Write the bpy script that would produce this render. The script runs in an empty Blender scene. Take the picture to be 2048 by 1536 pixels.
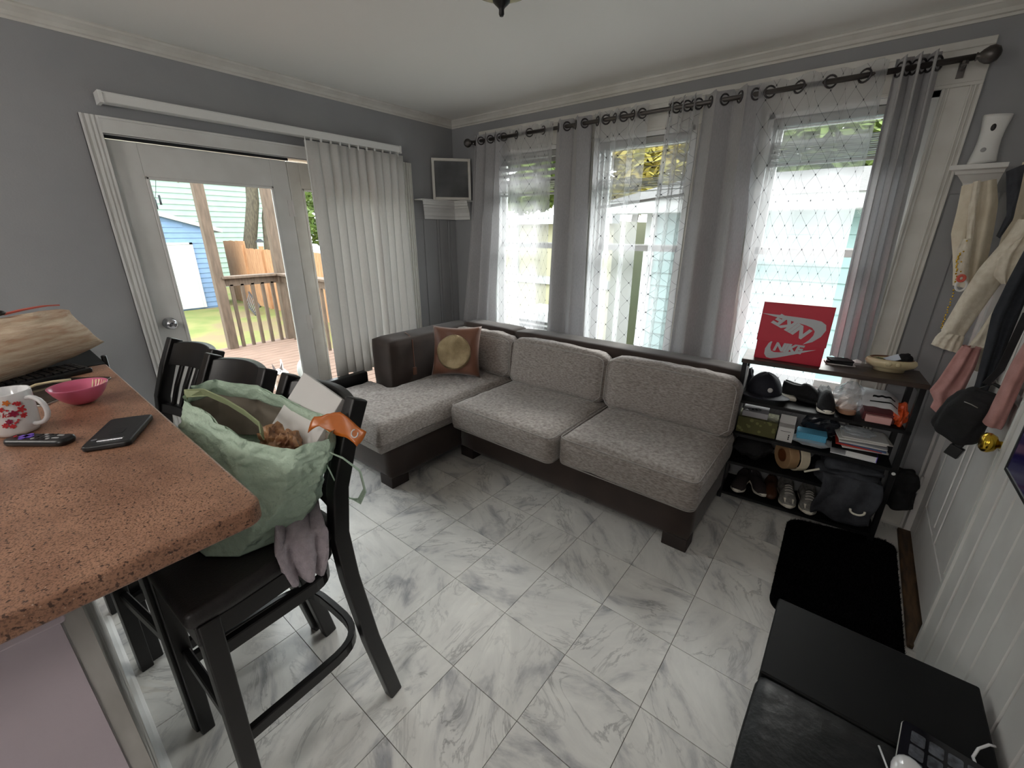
import bpy, bmesh, math, random
from mathutils import Vector, Matrix, noise

random.seed(7)
SC = bpy.context.scene
COL = SC.collection
PI = math.pi

# ---------------------------------------------------------------- camera, world, sun, exposure
def set_camera():
    cam = bpy.data.cameras.new('camera')
    ob = bpy.data.objects.new('camera', cam)
    COL.objects.link(ob)
    yaw, pitch, roll = 2.24747461, -0.345045413, 0.00422028
    f = Vector((math.cos(pitch) * math.cos(yaw), math.cos(pitch) * math.sin(yaw), math.sin(pitch)))
    r = f.cross(Vector((0, 0, 1))).normalized()
    u = r.cross(f)
    c, s = math.cos(roll), math.sin(roll)
    rx, uy = c * r + s * u, c * u - s * r
    m = Matrix((rx, uy, -f)).transposed().to_4x4()
    m.translation = (3.028, -2.923, 1.545)
    ob.matrix_world = m
    cam.sensor_width = 36
    cam.lens = 36 * 843.03 / 2048
    cam.clip_start = 0.02
    cam.clip_end = 200
    SC.camera = ob
set_camera()

W = bpy.data.worlds.new('world')
SC.world = W
W.use_nodes = True
bg = W.node_tree.nodes['Background']
bg.inputs['Color'].default_value = (0.93, 0.97, 1.0, 1)
bg.inputs['Strength'].default_value = 2.5

def add_light(name, kind, loc, direction, energy, color=(1, 1, 1), **kw):
    l = bpy.data.lights.new(name, kind)
    l.energy = energy
    l.color = color
    for k, v in kw.items():
        setattr(l, k, v)
    o = bpy.data.objects.new(name, l)
    COL.objects.link(o)
    o.location = loc
    o.rotation_euler = Vector(direction).to_track_quat('-Z', 'Y').to_euler()
    return o

# hazy sun standing over the neighbour's roof, shining through the three windows
add_light('sun', 'SUN', (1.5, 8, 6), (-0.10, -1.0, -0.62), 2.4, (1.0, 0.97, 0.92), angle=math.radians(32))

# sampling portals in the window and door openings (they emit nothing themselves)
def portal(name, loc, direction, sx, sy):
    o = add_light(name, 'AREA', loc, direction, 1.0, shape='RECTANGLE', size=sx, size_y=sy)
    o.data.cycles.is_portal = True
for n, x in enumerate((0.795, 1.75, 2.795)):
    portal('sky_portal', (x, 0.16, 1.46), (0, -1, 0), 0.68, 1.4)
portal('sky_portal', (-0.16, -1.45, 1.0), (1, 0, 0), 1.85, 2.0)

SC.view_settings.view_transform = 'Standard'
SC.view_settings.look = 'None'
SC.view_settings.gamma = 1.0
SC.view_settings.use_curve_mapping = False
SC.view_settings.exposure = 1.58
SC.cycles.max_bounces = 8
SC.cycles.diffuse_bounces = 5
SC.cycles.transparent_max_bounces = 16
SC.cycles.adaptive_threshold = 0.02
SC.cycles.caustics_reflective = False
SC.cycles.caustics_refractive = False
SC.cycles.sample_clamp_indirect = 6

# ---------------------------------------------------------------- helpers
def lin(c):
    if isinstance(c, str):
        c = c.lstrip('#')
        c = tuple(int(c[i:i + 2], 16) for i in (0, 2, 4))
    return tuple(((v / 255) / 12.92 if v / 255 <= 0.04045 else ((v / 255 + 0.055) / 1.055) ** 2.4) for v in c) + (1,)

class NT:
    def __init__(s, name):
        s.m = bpy.data.materials.new(name)
        s.m.use_nodes = True
        s.t = s.m.node_tree
        s.n = s.t.nodes
        s.b = s.n['Principled BSDF']
        s.o = s.n['Material Output']
    def new(s, kind, **kw):
        n = s.n.new(kind)
        for k, v in kw.items():
            if k.startswith('i_'):
                n.inputs[k[2:].replace('_', ' ')].default_value = v
            else:
                setattr(n, k, v)
        return n
    def link(s, a, b):
        s.t.links.new(a, b)
    def math(s, op, a, b=None, clamp=False):
        n = s.new('ShaderNodeMath', operation=op, use_clamp=clamp)
        for i, v in enumerate((a, b)):
            if v is None:
                continue
            if isinstance(v, (int, float)):
                n.inputs[i].default_value = v
            else:
                s.link(v, n.inputs[i])
        return n.outputs[0]
    def ramp(s, fac, stops):
        n = s.new('ShaderNodeValToRGB')
        e = n.color_ramp.elements
        while len(e) < len(stops):
            e.new(0.5)
        for i, (p, c) in enumerate(stops):
            e[i].position = p
            e[i].color = c if len(c) == 4 else lin(c)
        s.link(fac, n.inputs[0])
        return n.outputs[0]
    def mix(s, fac, a, b):
        n = s.new('ShaderNodeMix', data_type='RGBA')
        for v, k in ((fac, 0), (a, 6), (b, 7)):
            if isinstance(v, (int, float, tuple)):
                n.inputs[k].default_value = v
            else:
                s.link(v, n.inputs[k])
        return n.outputs[2]

def pm(name, c, rough=0.6, metal=0.0, c2=None, vscale=6.0, vdetail=4, stretch=(1, 1, 1), bump=0.0, bscale=60.0, sheen=0.0, coat=0.0, emit=None, estr=0.0, spec=0.5, sss=0.0, lo=0.35, hi=0.65):
    k = NT(name)
    k.b.inputs['Roughness'].default_value = rough
    k.b.inputs['Metallic'].default_value = metal
    k.b.inputs['Specular IOR Level'].default_value = spec
    k.b.inputs['Sheen Weight'].default_value = sheen
    k.b.inputs['Coat Weight'].default_value = coat
    if emit:
        k.b.inputs['Emission Color'].default_value = lin(emit)
        k.b.inputs['Emission Strength'].default_value = estr
    tc = mp = None
    if c2 or bump:
        tc = k.new('ShaderNodeTexCoord')
        mp = k.new('ShaderNodeMapping')
        mp.inputs['Scale'].default_value = stretch
        k.link(tc.outputs['Object'], mp.inputs[0])
    if c2:
        nz = k.new('ShaderNodeTexNoise', i_Scale=vscale, i_Detail=vdetail)
        k.link(mp.outputs[0], nz.inputs['Vector'])
        k.link(k.ramp(nz.outputs['Fac'], [(lo, c), (hi, c2)]), k.b.inputs['Base Color'])
    else:
        k.b.inputs['Base Color'].default_value = lin(c)
    if bump:
        nb = k.new('ShaderNodeTexNoise', i_Scale=bscale, i_Detail=5)
        k.link(mp.outputs[0], nb.inputs['Vector'])
        bp = k.new('ShaderNodeBump', i_Strength=bump, i_Distance=0.01)
        k.link(nb.outputs['Fac'], bp.inputs['Height'])
        k.link(bp.outputs[0], k.b.inputs['Normal'])
    return k.m

WM = {}           # world matrix of every parent, kept here so children can be written in world coordinates

class MB:
    def __init__(s):
        s.v, s.f, s.uv = [], [], {}
    def add(s, vs, fs, uvs=None):
        o = len(s.v)
        s.v += [tuple(p) for p in vs]
        s.f += [tuple(i + o for i in f) for f in fs]
        if uvs:
            for i, q in enumerate(uvs):
                s.uv[o + i] = q
        return s
    def box(s, x0, x1, y0, y1, z0, z1, M=None):
        vs = [Vector((x, y, z)) for z in (z0, z1) for y in (y0, y1) for x in (x0, x1)]
        if M is not None:
            vs = [M @ p for p in vs]
        return s.add(vs, [(0, 2, 3, 1), (4, 5, 7, 6), (0, 1, 5, 4), (2, 6, 7, 3), (0, 4, 6, 2), (1, 3, 7, 5)])
    def prism(s, pts, a, b, fn=lambda p, q, h: (p, q, h), M=None):
        n = len(pts)
        vs = [Vector(fn(p, q, a)) for p, q in pts] + [Vector(fn(p, q, b)) for p, q in pts]
        if M is not None:
            vs = [M @ p for p in vs]
        return s.add(vs, [tuple(range(n - 1, -1, -1)), tuple(range(n, 2 * n))] + [(i, (i + 1) % n, n + (i + 1) % n, n + i) for i in range(n)])
    def tube(s, path, r, n=8, closed=False, flat=None, up=(0, 0, 1)):
        P = [Vector(p) for p in path]
        m = len(P)
        rings = []
        prev = None
        for i, p in enumerate(P):
            a = P[(i - 1) % m] if (i or closed) else p
            b = P[(i + 1) % m] if (i < m - 1 or closed) else p
            t = (b - a).normalized()
            ref = Vector(up)
            if abs(t.dot(ref)) > 0.95 and flat is None:
                ref = Vector((1, 0, 0))
            if prev is not None and flat is None:
                x = (prev - t * prev.dot(t)).normalized()
            else:
                x = t.cross(ref).normalized()
            prev = x
            y = t.cross(x)
            rr = r[i] if isinstance(r, (list, tuple)) else r
            if flat:
                w, h = flat
                cs = [(-w, -h), (w, -h), (w, h), (-w, h)]
                rings.append([p + x * q[0] + y * q[1] for q in cs])
            else:
                rings.append([p + (x * math.cos(2 * PI * k / n) + y * math.sin(2 * PI * k / n)) * rr for k in range(n)])
        n = len(rings[0])
        vs = [q for rg in rings for q in rg]
        fs = []
        for i in range(m if closed else m - 1):
            for k in range(n):
                j = (i + 1) % m
                fs.append((i * n + k, i * n + (k + 1) % n, j * n + (k + 1) % n, j * n + k))
        if not closed:
            fs += [tuple(range(n - 1, -1, -1)), tuple((m - 1) * n + k for k in range(n))]
        return s.add(vs, fs)
    def lathe(s, prof, n=24, M=None, closed=False):
        vs, fs = [], []
        m = len(prof)
        for r, z in prof:
            for k in range(n):
                p = Vector((r * math.cos(2 * PI * k / n), r * math.sin(2 * PI * k / n), z))
                vs.append(M @ p if M is not None else p)
        for i in range(m - 1):
            for k in range(n):
                fs.append((i * n + k, i * n + (k + 1) % n, (i + 1) * n + (k + 1) % n, (i + 1) * n + k))
        if not closed:
            fs += [tuple(range(n - 1, -1, -1)), tuple((m - 1) * n + k for k in range(n))]
        return s.add(vs, fs)
    def ell(s, c, r, nu=12, nv=8, M=None):
        prof = []
        vs, fs = [], []
        for j in range(1, nv):
            t = PI * j / nv
            for k in range(nu):
                a = 2 * PI * k / nu
                vs.append(Vector((c[0] + r[0] * math.sin(t) * math.cos(a), c[1] + r[1] * math.sin(t) * math.sin(a), c[2] - r[2] * math.cos(t))))
        vs += [Vector((c[0], c[1], c[2] - r[2])), Vector((c[0], c[1], c[2] + r[2]))]
        for j in range(nv - 2):
            for k in range(nu):
                fs.append((j * nu + k, j * nu + (k + 1) % nu, (j + 1) * nu + (k + 1) % nu, (j + 1) * nu + k))
        lo, hi = len(vs) - 2, len(vs) - 1
        for k in range(nu):
            fs.append((lo, (k + 1) % nu, k))
            fs.append((hi, (nv - 2) * nu + k, (nv - 2) * nu + (k + 1) % nu))
        if M is not None:
            vs = [M @ p for p in vs]
        return s.add(vs, fs)
    def grid(s, fn, nu, nv, uvfn=None, closed_u=False):
        vs, fs, uv = [], [], []
        for j in range(nv + 1):
            for i in range(nu + (0 if closed_u else 1)):
                vs.append(Vector(fn(i / nu, j / nv)))
                if uvfn:
                    uv.append(uvfn(i / nu, j / nv))
        c = nu if closed_u else nu + 1
        for j in range(nv):
            for i in range(nu):
                fs.append((j * c + i, j * c + (i + 1) % c, (j + 1) * c + (i + 1) % c, (j + 1) * c + i))
        return s.add(vs, fs, uv or None)
    def build(s, name, mat, parent=None, local=False, smooth=False, bevel=0.0, bseg=2, sub=0, solid=0.0, autos=False):
        me = bpy.data.meshes.new(name)
        vs = s.v
        wm = WM.get(parent.name) if parent is not None else None
        if wm is not None and not local:
            inv = wm.inverted()
            vs = [inv @ Vector(p) for p in vs]
        me.from_pydata([tuple(p) for p in vs], [], s.f)
        me.update()
        bm = bmesh.new()
        bm.from_mesh(me)
        if not s.uv:
            bmesh.ops.recalc_face_normals(bm, faces=bm.faces)
        bm.to_mesh(me)
        bm.free()
        if s.uv:
            ul = me.uv_layers.new(name='uv')
            for l in me.loops:
                ul.data[l.index].uv = s.uv.get(l.vertex_index, (0, 0))
        if smooth:
            me.shade_smooth()
        me.materials.append(mat)
        o = bpy.data.objects.new(name, me)
        COL.objects.link(o)
        if parent is not None:
            o.parent = parent
            WM[o.name] = wm if wm is not None else Matrix()
        else:
            WM[o.name] = Matrix()
        if solid:
            md = o.modifiers.new('s', 'SOLIDIFY')
            md.thickness = solid
            md.offset = 0
        if bevel:
            md = o.modifiers.new('b', 'BEVEL')
            md.width = bevel
            md.segments = bseg
            md.limit_method = 'ANGLE'
            md.angle_limit = 0.6
            if bseg > 1:
                me.shade_smooth()
                w = o.modifiers.new('w', 'WEIGHTED_NORMAL')
                w.keep_sharp = False
        if sub:
            md = o.modifiers.new('u', 'SUBSURF')
            md.levels = sub
            md.render_levels = sub
            me.shade_smooth()
        return o

def tag(o, label=None, cat=None, group=None, kind=None):
    for k, v in (('label', label), ('category', cat), ('group', group), ('kind', kind)):
        if v:
            o[k] = v
    return o

def thing(name, label, cat, loc=(0, 0, 0), rz=0.0, group=None, kind=None, M=None):
    o = bpy.data.objects.new(name, None)
    o.empty_display_size = 0.05
    COL.objects.link(o)
    m = M if M is not None else Matrix.Translation(loc) @ Matrix.Rotation(rz, 4, 'Z')
    o.matrix_world = m
    WM[o.name] = m
    return tag(o, label, cat, group, kind)

def copy_tree(o, parent=None, M=None):
    c = o.copy()
    COL.objects.link(c)
    c.parent = parent
    if M is not None:
        c.matrix_world = M
    WM[c.name] = M if M is not None else WM.get(parent.name)
    for ch in o.children:
        copy_tree(ch, c)
    return c

def B(*a, **k):
    return MB().box(*a, **k)

def rz_at(x, y, z, a):
    return Matrix.Translation((x, y, z)) @ Matrix.Rotation(a, 4, 'Z')

def rrect(w, d, r, n=5, cx=0, cy=0):
    pts = []
    for sx, sy, a0 in ((1, 1, 0), (-1, 1, PI / 2), (-1, -1, PI), (1, -1, 1.5 * PI)):
        for k in range(n + 1):
            a = a0 + PI / 2 * k / n
            pts.append((cx + sx * (w / 2 - r) + r * math.cos(a), cy + sy * (d / 2 - r) + r * math.sin(a)))
    return pts

def lerp(a, b, t):
    return a + (b - a) * t

def pl(pts, t):
    """piecewise linear through pts at t in 0..1"""
    n = len(pts) - 1
    i = min(int(t * n), n - 1)
    f = t * n - i
    return tuple(lerp(a, b, f) for a, b in zip(pts[i], pts[i + 1]))

def nz(x, y, z, s=1.0):
    return noise.noise(Vector((x * s, y * s, z * s)))

def cushion(x0, x1, y0, y1, z0, z1, puff=0.03, n=14, corner=0.05, M=None, sag=0.0, seed=0, wr=0.004):
    """rounded box pillow: a superellipsoid-like closed mesh with puffed faces"""
    mb = MB()
    cx, cy, cz = (x0 + x1) / 2, (y0 + y1) / 2, (z0 + z1) / 2
    hx, hy, hz = (x1 - x0) / 2, (y1 - y0) / 2, (z1 - z0) / 2
    bm = bmesh.new()
    bmesh.ops.create_cube(bm, size=2)
    bmesh.ops.subdivide_edges(bm, edges=bm.edges, cuts=n, use_grid_fill=True)
    vs = []
    for v in bm.verts:
        p = v.co
        q = [p.x * hx, p.y * hy, p.z * hz]
        h = [hx, hy, hz]
        c = [max(-(hh - corner), min(hh - corner, a)) for a, hh in zip(q, h)]
        d = Vector([a - b for a, b in zip(q, c)])
        if d.length > 1e-9:
            d = d.normalized() * corner
        q = [a + b for a, b in zip(c, d)]
        fx, fy, fz = (1 - p.x ** 4), (1 - p.y ** 4), (1 - p.z ** 4)
        q[2] += (1 if p.z > 0 else -1) * puff * fx * fy * (abs(p.z) ** 2) * (1 if p.z > 0 else 0.3)
        q[1] += (1 if p.y > 0 else -1) * puff * 0.6 * fx * fz * (abs(p.y) ** 2)
        q[0] += (1 if p.x > 0 else -1) * puff * 0.5 * fy * fz * (abs(p.x) ** 2)
        if p.z > 0:
            q[2] -= sag * math.exp(-((p.x) ** 2 + (p.y) ** 2) * 3)
        w = nz(q[0] + seed, q[1], q[2], 9) * wr + nz(q[0], q[1] + seed, q[2], 25) * wr * 0.5
        q = [a + w * b / max(hh, .01) for a, b, hh in zip(q, q, h)]
        vs.append(Vector((cx + q[0], cy + q[1], cz + q[2])))
    if M is not None:
        vs = [M @ p for p in vs]
    bm.verts.index_update()
    fs = [tuple(v.index for v in f.verts) for f in bm.faces]
    bm.free()
    return mb.add(vs, fs)

def text(name, body, size, mat, parent, M, shear=0.0, bold=0.0, extrude=0.0004, align='CENTER', spacing=1.0, local=False):
    cu = bpy.data.curves.new(name, 'FONT')
    cu.body = body
    cu.size = size
    cu.shear = shear
    cu.offset = bold
    cu.extrude = extrude
    cu.align_x = align
    cu.align_y = 'CENTER'
    cu.space_character = spacing
    cu.materials.append(mat)
    tmp = bpy.data.objects.new('tmp_text', cu)
    COL.objects.link(tmp)
    me = bpy.data.meshes.new_from_object(tmp.evaluated_get(bpy.context.evaluated_depsgraph_get()))
    bpy.data.objects.remove(tmp)
    if not me.materials:
        me.materials.append(mat)
    o = bpy.data.objects.new(name, me)
    COL.objects.link(o)
    o.parent = parent
    o.matrix_local = M if local else WM[parent.name].inverted() @ M
    WM[o.name] = WM[parent.name]
    return o

# ---------------------------------------------------------------- materials
def marble_mat():
    k = NT('marble')
    tc = k.new('ShaderNodeTexCoord')
    oi = k.new('ShaderNodeObjectInfo')
    rot = k.new('ShaderNodeVectorRotate', rotation_type='Z_AXIS')
    k.link(tc.outputs['Object'], rot.inputs['Vector'])
    k.link(k.math('MULTIPLY', oi.outputs['Random'], 6.2832), rot.inputs['Angle'])
    add = k.new('ShaderNodeVectorMath', operation='ADD')
    k.link(rot.outputs[0], add.inputs[0])
    cmb = k.new('ShaderNodeCombineXYZ')
    k.link(k.math('MULTIPLY', oi.outputs['Random'], 91.0), cmb.inputs[0])
    k.link(k.math('MULTIPLY', oi.outputs['Random'], 57.0), cmb.inputs[1])
    k.link(cmb.outputs[0], add.inputs[1])
    st = k.new('ShaderNodeMapping')
    st.inputs['Scale'].default_value = (1.0, 2.4, 1)
    k.link(add.outputs[0], st.inputs[0])
    cloud = k.new('ShaderNodeTexNoise', i_Scale=3.2, i_Detail=6, i_Roughness=0.6, i_Distortion=0.6)
    k.link(st.outputs[0], cloud.inputs['Vector'])
    base = k.ramp(cloud.outputs['Fac'], [(0.31, (160, 160, 163)), (0.46, (220, 218, 214)), (0.7, (238, 236, 231))])
    vn = k.new('ShaderNodeTexNoise', i_Scale=2.3, i_Detail=7, i_Roughness=0.62, i_Distortion=1.3)
    k.link(st.outputs[0], vn.inputs['Vector'])
    d = k.math('ABSOLUTE', k.math('SUBTRACT', vn.outputs['Fac'], 0.5))
    vein = k.ramp(d, [(0.0, (1, 1, 1, 1)), (0.022, (0, 0, 0, 1))])
    msk = k.new('ShaderNodeTexNoise', i_Scale=4.0, i_Detail=2)
    k.link(add.outputs[0], msk.inputs['Vector'])
    vm = k.math('MULTIPLY', vein, k.math('MULTIPLY', k.math('SUBTRACT', msk.outputs['Fac'], 0.38, True), 2.6, True))
    c1 = k.mix(k.math('MULTIPLY', vm, 0.75), base, lin((112, 110, 110)))
    warm = k.new('ShaderNodeTexNoise', i_Scale=5.0, i_Detail=3)
    k.link(cloud.outputs['Color'], warm.inputs['Vector'])
    wf = k.ramp(warm.outputs['Fac'], [(0.62, (0, 0, 0, 1)), (0.78, (0.35, 0.35, 0.35, 1))])
    c2 = k.mix(wf, c1, lin((196, 178, 150)))
    k.link(c2, k.b.inputs['Base Color'])
    rg = k.new('ShaderNodeTexNoise', i_Scale=9.0, i_Detail=4)
    k.link(add.outputs[0], rg.inputs['Vector'])
    k.link(k.math('MULTIPLY_ADD', rg.outputs['Fac'], 0.22), k.b.inputs['Roughness'])
    k.n[-1].inputs if False else None
    for n in k.n:
        if n.type == 'MATH' and n.operation == 'MULTIPLY_ADD':
            n.inputs[2].default_value = 0.20
    return k.m

def granite_mat():
    k = NT('brown_granite')
    tc = k.new('ShaderNodeTexCoord')
    mp = k.new('ShaderNodeMapping')
    mp.inputs['Scale'].default_value = (1, 1.0, 1)
    k.link(tc.outputs['Object'], mp.inputs[0])
    n1 = k.new('ShaderNodeTexNoise', i_Scale=10.0, i_Detail=5)
    k.link(mp.outputs[0], n1.inputs['Vector'])
    base = k.ramp(n1.outputs['Fac'], [(0.35, (154, 112, 89)), (0.65, (184, 139, 113))])
    n2 = k.new('ShaderNodeTexNoise', i_Scale=150.0, i_Detail=2)
    k.link(mp.outputs[0], n2.inputs['Vector'])
    dk = k.ramp(n2.outputs['Fac'], [(0.60, (0, 0, 0, 1)), (0.66, (0.85, 0.85, 0.85, 1))])
    n3 = k.new('ShaderNodeTexNoise', i_Scale=330.0, i_Detail=2)
    k.link(mp.outputs[0], n3.inputs['Vector'])
    base = k.mix(k.ramp(n3.outputs['Fac'], [(0.48, (0, 0, 0, 1)), (0.62, (0.6, 0.6, 0.6, 1))]), base, lin((86, 62, 50)))
    c1 = k.mix(dk, base, lin((52, 35, 30)))
    v = k.new('ShaderNodeTexVoronoi', i_Scale=110.0)
    k.link(mp.outputs[0], v.inputs['Vector'])
    lt = k.ramp(v.outputs['Distance'], [(0.07, (1, 1, 1, 1)), (0.13, (0, 0, 0, 1))])
    vr = k.math('GREATER_THAN', v.outputs['Color'], 0.62)
    c2 = k.mix(k.math('MULTIPLY', lt, vr), c1, lin((196, 170, 150)))
    k.link(c2, k.b.inputs['Base Color'])
    k.b.inputs['Roughness'].default_value = 0.33
    return k.m

def glass_mat():
    k = NT('clear_glass')
    tr = k.new('ShaderNodeBsdfTransparent', i_Color=(0.96, 0.975, 0.97, 1))
    gl = k.new('ShaderNodeBsdfGlossy', i_Roughness=0.02)
    lw = k.new('ShaderNodeLayerWeight', i_Blend=0.12)
    mx = k.new('ShaderNodeMixShader')
    k.link(k.math('MULTIPLY', lw.outputs['Fresnel'], 0.7), mx.inputs[0])
    k.link(tr.outputs[0], mx.inputs[1])
    k.link(gl.outputs[0], mx.inputs[2])
    k.link(mx.outputs[0], k.o.inputs[0])
    return k.m

def film_mat(name, c, alpha, rough=0.15):
    """thin clear plastic: mostly see-through with glossy creases"""
    k = NT(name)
    tr = k.new('ShaderNodeBsdfTransparent')
    k.b.inputs['Base Color'].default_value = lin(c)
    k.b.inputs['Roughness'].default_value = rough
    mx = k.new('ShaderNodeMixShader')
    mx.inputs[0].default_value = alpha
    k.link(tr.outputs[0], mx.inputs[1])
    k.link(k.b.outputs[0], mx.inputs[2])
    k.link(mx.outputs[0], k.o.inputs[0])
    return k.m

def sheer_mat():
    k = NT('sheer_voile')
    uv = k.new('ShaderNodeTexCoord')
    sx = k.new('ShaderNodeSeparateXYZ')
    k.link(uv.outputs['UV'], sx.inputs[0])
    a = k.math('DIVIDE', sx.outputs[0], 0.092)
    b = k.math('DIVIDE', sx.outputs[1], 0.122)
    def line(e, w):
        return k.math('LESS_THAN', k.math('ABSOLUTE', k.math('SUBTRACT', k.math('FRACT', e), 0.5)), w)
    p, q = k.math('ADD', a, b), k.math('SUBTRACT', a, b)
    ln = k.math('MAXIMUM', line(p, 0.010), line(q, 0.010))
    dot = k.math('MULTIPLY', line(p, 0.045), line(q, 0.045))
    tr = k.new('ShaderNodeBsdfTransparent')
    tl = k.new('ShaderNodeBsdfTranslucent', i_Color=lin((232, 232, 236)))
    df = k.new('ShaderNodeBsdfDiffuse', i_Color=lin((226, 227, 230)))
    m1 = k.new('ShaderNodeMixShader')
    m1.inputs[0].default_value = 0.62
    k.link(df.outputs[0], m1.inputs[1])
    k.link(tl.outputs[0], m1.inputs[2])
    wv = k.new('ShaderNodeLayerWeight', i_Blend=0.35)
    m2 = k.new('ShaderNodeMixShader')
    k.link(k.math('MULTIPLY_ADD', wv.outputs['Facing'], 0.45), m2.inputs[0])
    for n in k.n:
        if n.type == 'MATH' and n.operation == 'MULTIPLY_ADD':
            n.inputs[2].default_value = 0.38
    k.link(tr.outputs[0], m2.inputs[1])
    k.link(m1.outputs[0], m2.inputs[2])
    dk = k.new('ShaderNodeBsdfDiffuse', i_Color=lin((58, 58, 64)))
    m3 = k.new('ShaderNodeMixShader')
    k.link(k.math('MAXIMUM', k.math('MULTIPLY', ln, 0.7), k.math('MULTIPLY', dot, 0.95)), m3.inputs[0])
    k.link(m2.outputs[0], m3.inputs[1])
    k.link(dk.outputs[0], m3.inputs[2])
    k.link(m3.outputs[0], k.o.inputs[0])
    return k.m

def cloth_mat(name, c, c2, translucent=0.15):
    k = NT(name)
    tc = k.new('ShaderNodeTexCoord')
    mp = k.new('ShaderNodeMapping')
    mp.inputs['Scale'].default_value = (1, 1, 0.25)
    k.link(tc.outputs['Object'], mp.inputs[0])
    n = k.new('ShaderNodeTexNoise', i_Scale=220.0, i_Detail=3)
    k.link(mp.outputs[0], n.inputs['Vector'])
    col = k.ramp(n.outputs['Fac'], [(0.3, c), (0.7, c2)])
    df = k.new('ShaderNodeBsdfDiffuse')
    tl = k.new('ShaderNodeBsdfTranslucent')
    k.link(col, df.inputs['Color'])
    k.link(col, tl.inputs['Color'])
    mx = k.new('ShaderNodeMixShader')
    mx.inputs[0].default_value = translucent
    k.link(df.outputs[0], mx.inputs[1])
    k.link(tl.outputs[0], mx.inputs[2])
    k.link(mx.outputs[0], k.o.inputs[0])
    return k.m

def spotted_mat(name, base, spots, scale, thr, rough=0.7):
    k = NT(name)
    tc = k.new('ShaderNodeTexCoord')
    v = k.new('ShaderNodeTexVoronoi', i_Scale=scale)
    k.link(tc.outputs['Object'], v.inputs['Vector'])
    k.link(k.ramp(v.outputs['Distance'], [(thr, base), (thr + 0.06, spots)]), k.b.inputs['Base Color'])
    k.b.inputs['Roughness'].default_value = rough
    return k.m

M_ = dict(
    marble=marble_mat(), granite=granite_mat(), glass=glass_mat(), sheer=sheer_mat(),
    grout=pm('grout', (120, 114, 106), 0.9, c2=(92, 86, 80), vscale=14),
    wall=pm('grey_wall_paint', (148, 149, 152), 0.75, c2=(154, 155, 157), vscale=3, bump=0.06, bscale=130),
    ceil=pm('ceiling_paint', (236, 235, 231), 0.85, bump=0.04, bscale=90),
    trim=pm('cream_trim_paint', (216, 214, 208), 0.45, c2=(206, 203, 196), vscale=9, bump=0.03, bscale=60),
    white=pm('white_paint', (222, 222, 220), 0.4, c2=(212, 211, 208), vscale=5, bump=0.02, bscale=60),
    doorw=pm('door_paint', (224, 222, 220), 0.38, c2=(213, 210, 208), vscale=5),
    pvc=pm('white_vinyl', (226, 226, 224), 0.35),
    vane=cloth_mat('blind_vane', (226, 224, 221), (232, 230, 227), 0.25),
    dark=pm('dark_gap', (30, 32, 36), 0.8),
    black=pm('black_lacquer', (21, 19, 20), 0.24, c2=(27, 24, 24), vscale=20, coat=0.25),
    blackwood=pm('black_stained_wood', (15, 14, 15), 0.34, c2=(20, 18, 18), vscale=12, stretch=(1, 1, 6)),
    vinyl=pm('black_vinyl_seat', (30, 27, 27), 0.45, c2=(36, 32, 32), vscale=60, bump=0.15, bscale=240),
    leather=pm('black_leather', (13, 14, 16), 0.42, c2=(18, 19, 21), vscale=20, spec=0.3, bump=0.25, bscale=26),
    blackboard=pm('black_laminate', (11, 12, 13), 0.6, c2=(14, 15, 16), vscale=10, spec=0.2),
    blackmetal=pm('black_metal', (24, 24, 26), 0.4, metal=0.3),
    blackplastic=pm('black_plastic', (20, 20, 22), 0.35),
    blackcloth=pm('black_cloth', (18, 18, 20), 0.85, c2=(26, 26, 29), vscale=40, bump=0.2, bscale=120),
    chrome=pm('chrome', (190, 190, 195), 0.15, metal=1.0),
    brass=pm('brass', (214, 176, 62), 0.2, metal=1.0),
    pewter=pm('pewter_rod', (92, 88, 86), 0.35, metal=0.8),
    curtain=cloth_mat('grey_curtain', (170, 169, 171), (182, 181, 183), 0.14),
    sofa=pm('grey_chenille', (112, 103, 98), 0.95, c2=(164, 155, 149), vscale=95, vdetail=6, stretch=(0.55, 0.55, 2.0), bump=0.35, bscale=170, sheen=0.25, lo=0.3, hi=0.7),
    suede=pm('brown_suede', (48, 37, 32), 0.9, c2=(57, 44, 38), vscale=7, sheen=0.2, bump=0.06, bscale=200),
    suede_d=pm('dark_brown_leg', (42, 33, 30), 0.7, c2=(48, 38, 34), vscale=10),
    satin=pm('brown_satin', (98, 60, 42), 0.42, c2=(112, 69, 48), vscale=4, sheen=0.3, bump=0.1, bscale=18),
    gold=pm('gold_sequins', (176, 156, 122), 0.3, metal=0.8, c2=(128, 110, 82), vscale=7, bump=0.6, bscale=260),
    topwood=pm('dark_walnut_board', (72, 58, 50), 0.4, c2=(50, 40, 36), vscale=6, stretch=(1, 9, 9)),
    rug=pm('black_rug', (7, 7, 9), 1.0, c2=(13, 13, 15), vscale=80, spec=0.1),
    lilac=pm('lilac_paint', (204, 190, 198), 0.6, c2=(197, 184, 192), vscale=4, bump=0.04, bscale=80),
    paper=pm('white_paper', (222, 221, 219), 0.8),
    thresh=pm('worn_oak', (92, 68, 44), 0.55, c2=(50, 37, 25), vscale=10, stretch=(6, 1, 1), bump=0.2, bscale=30),
)

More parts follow.
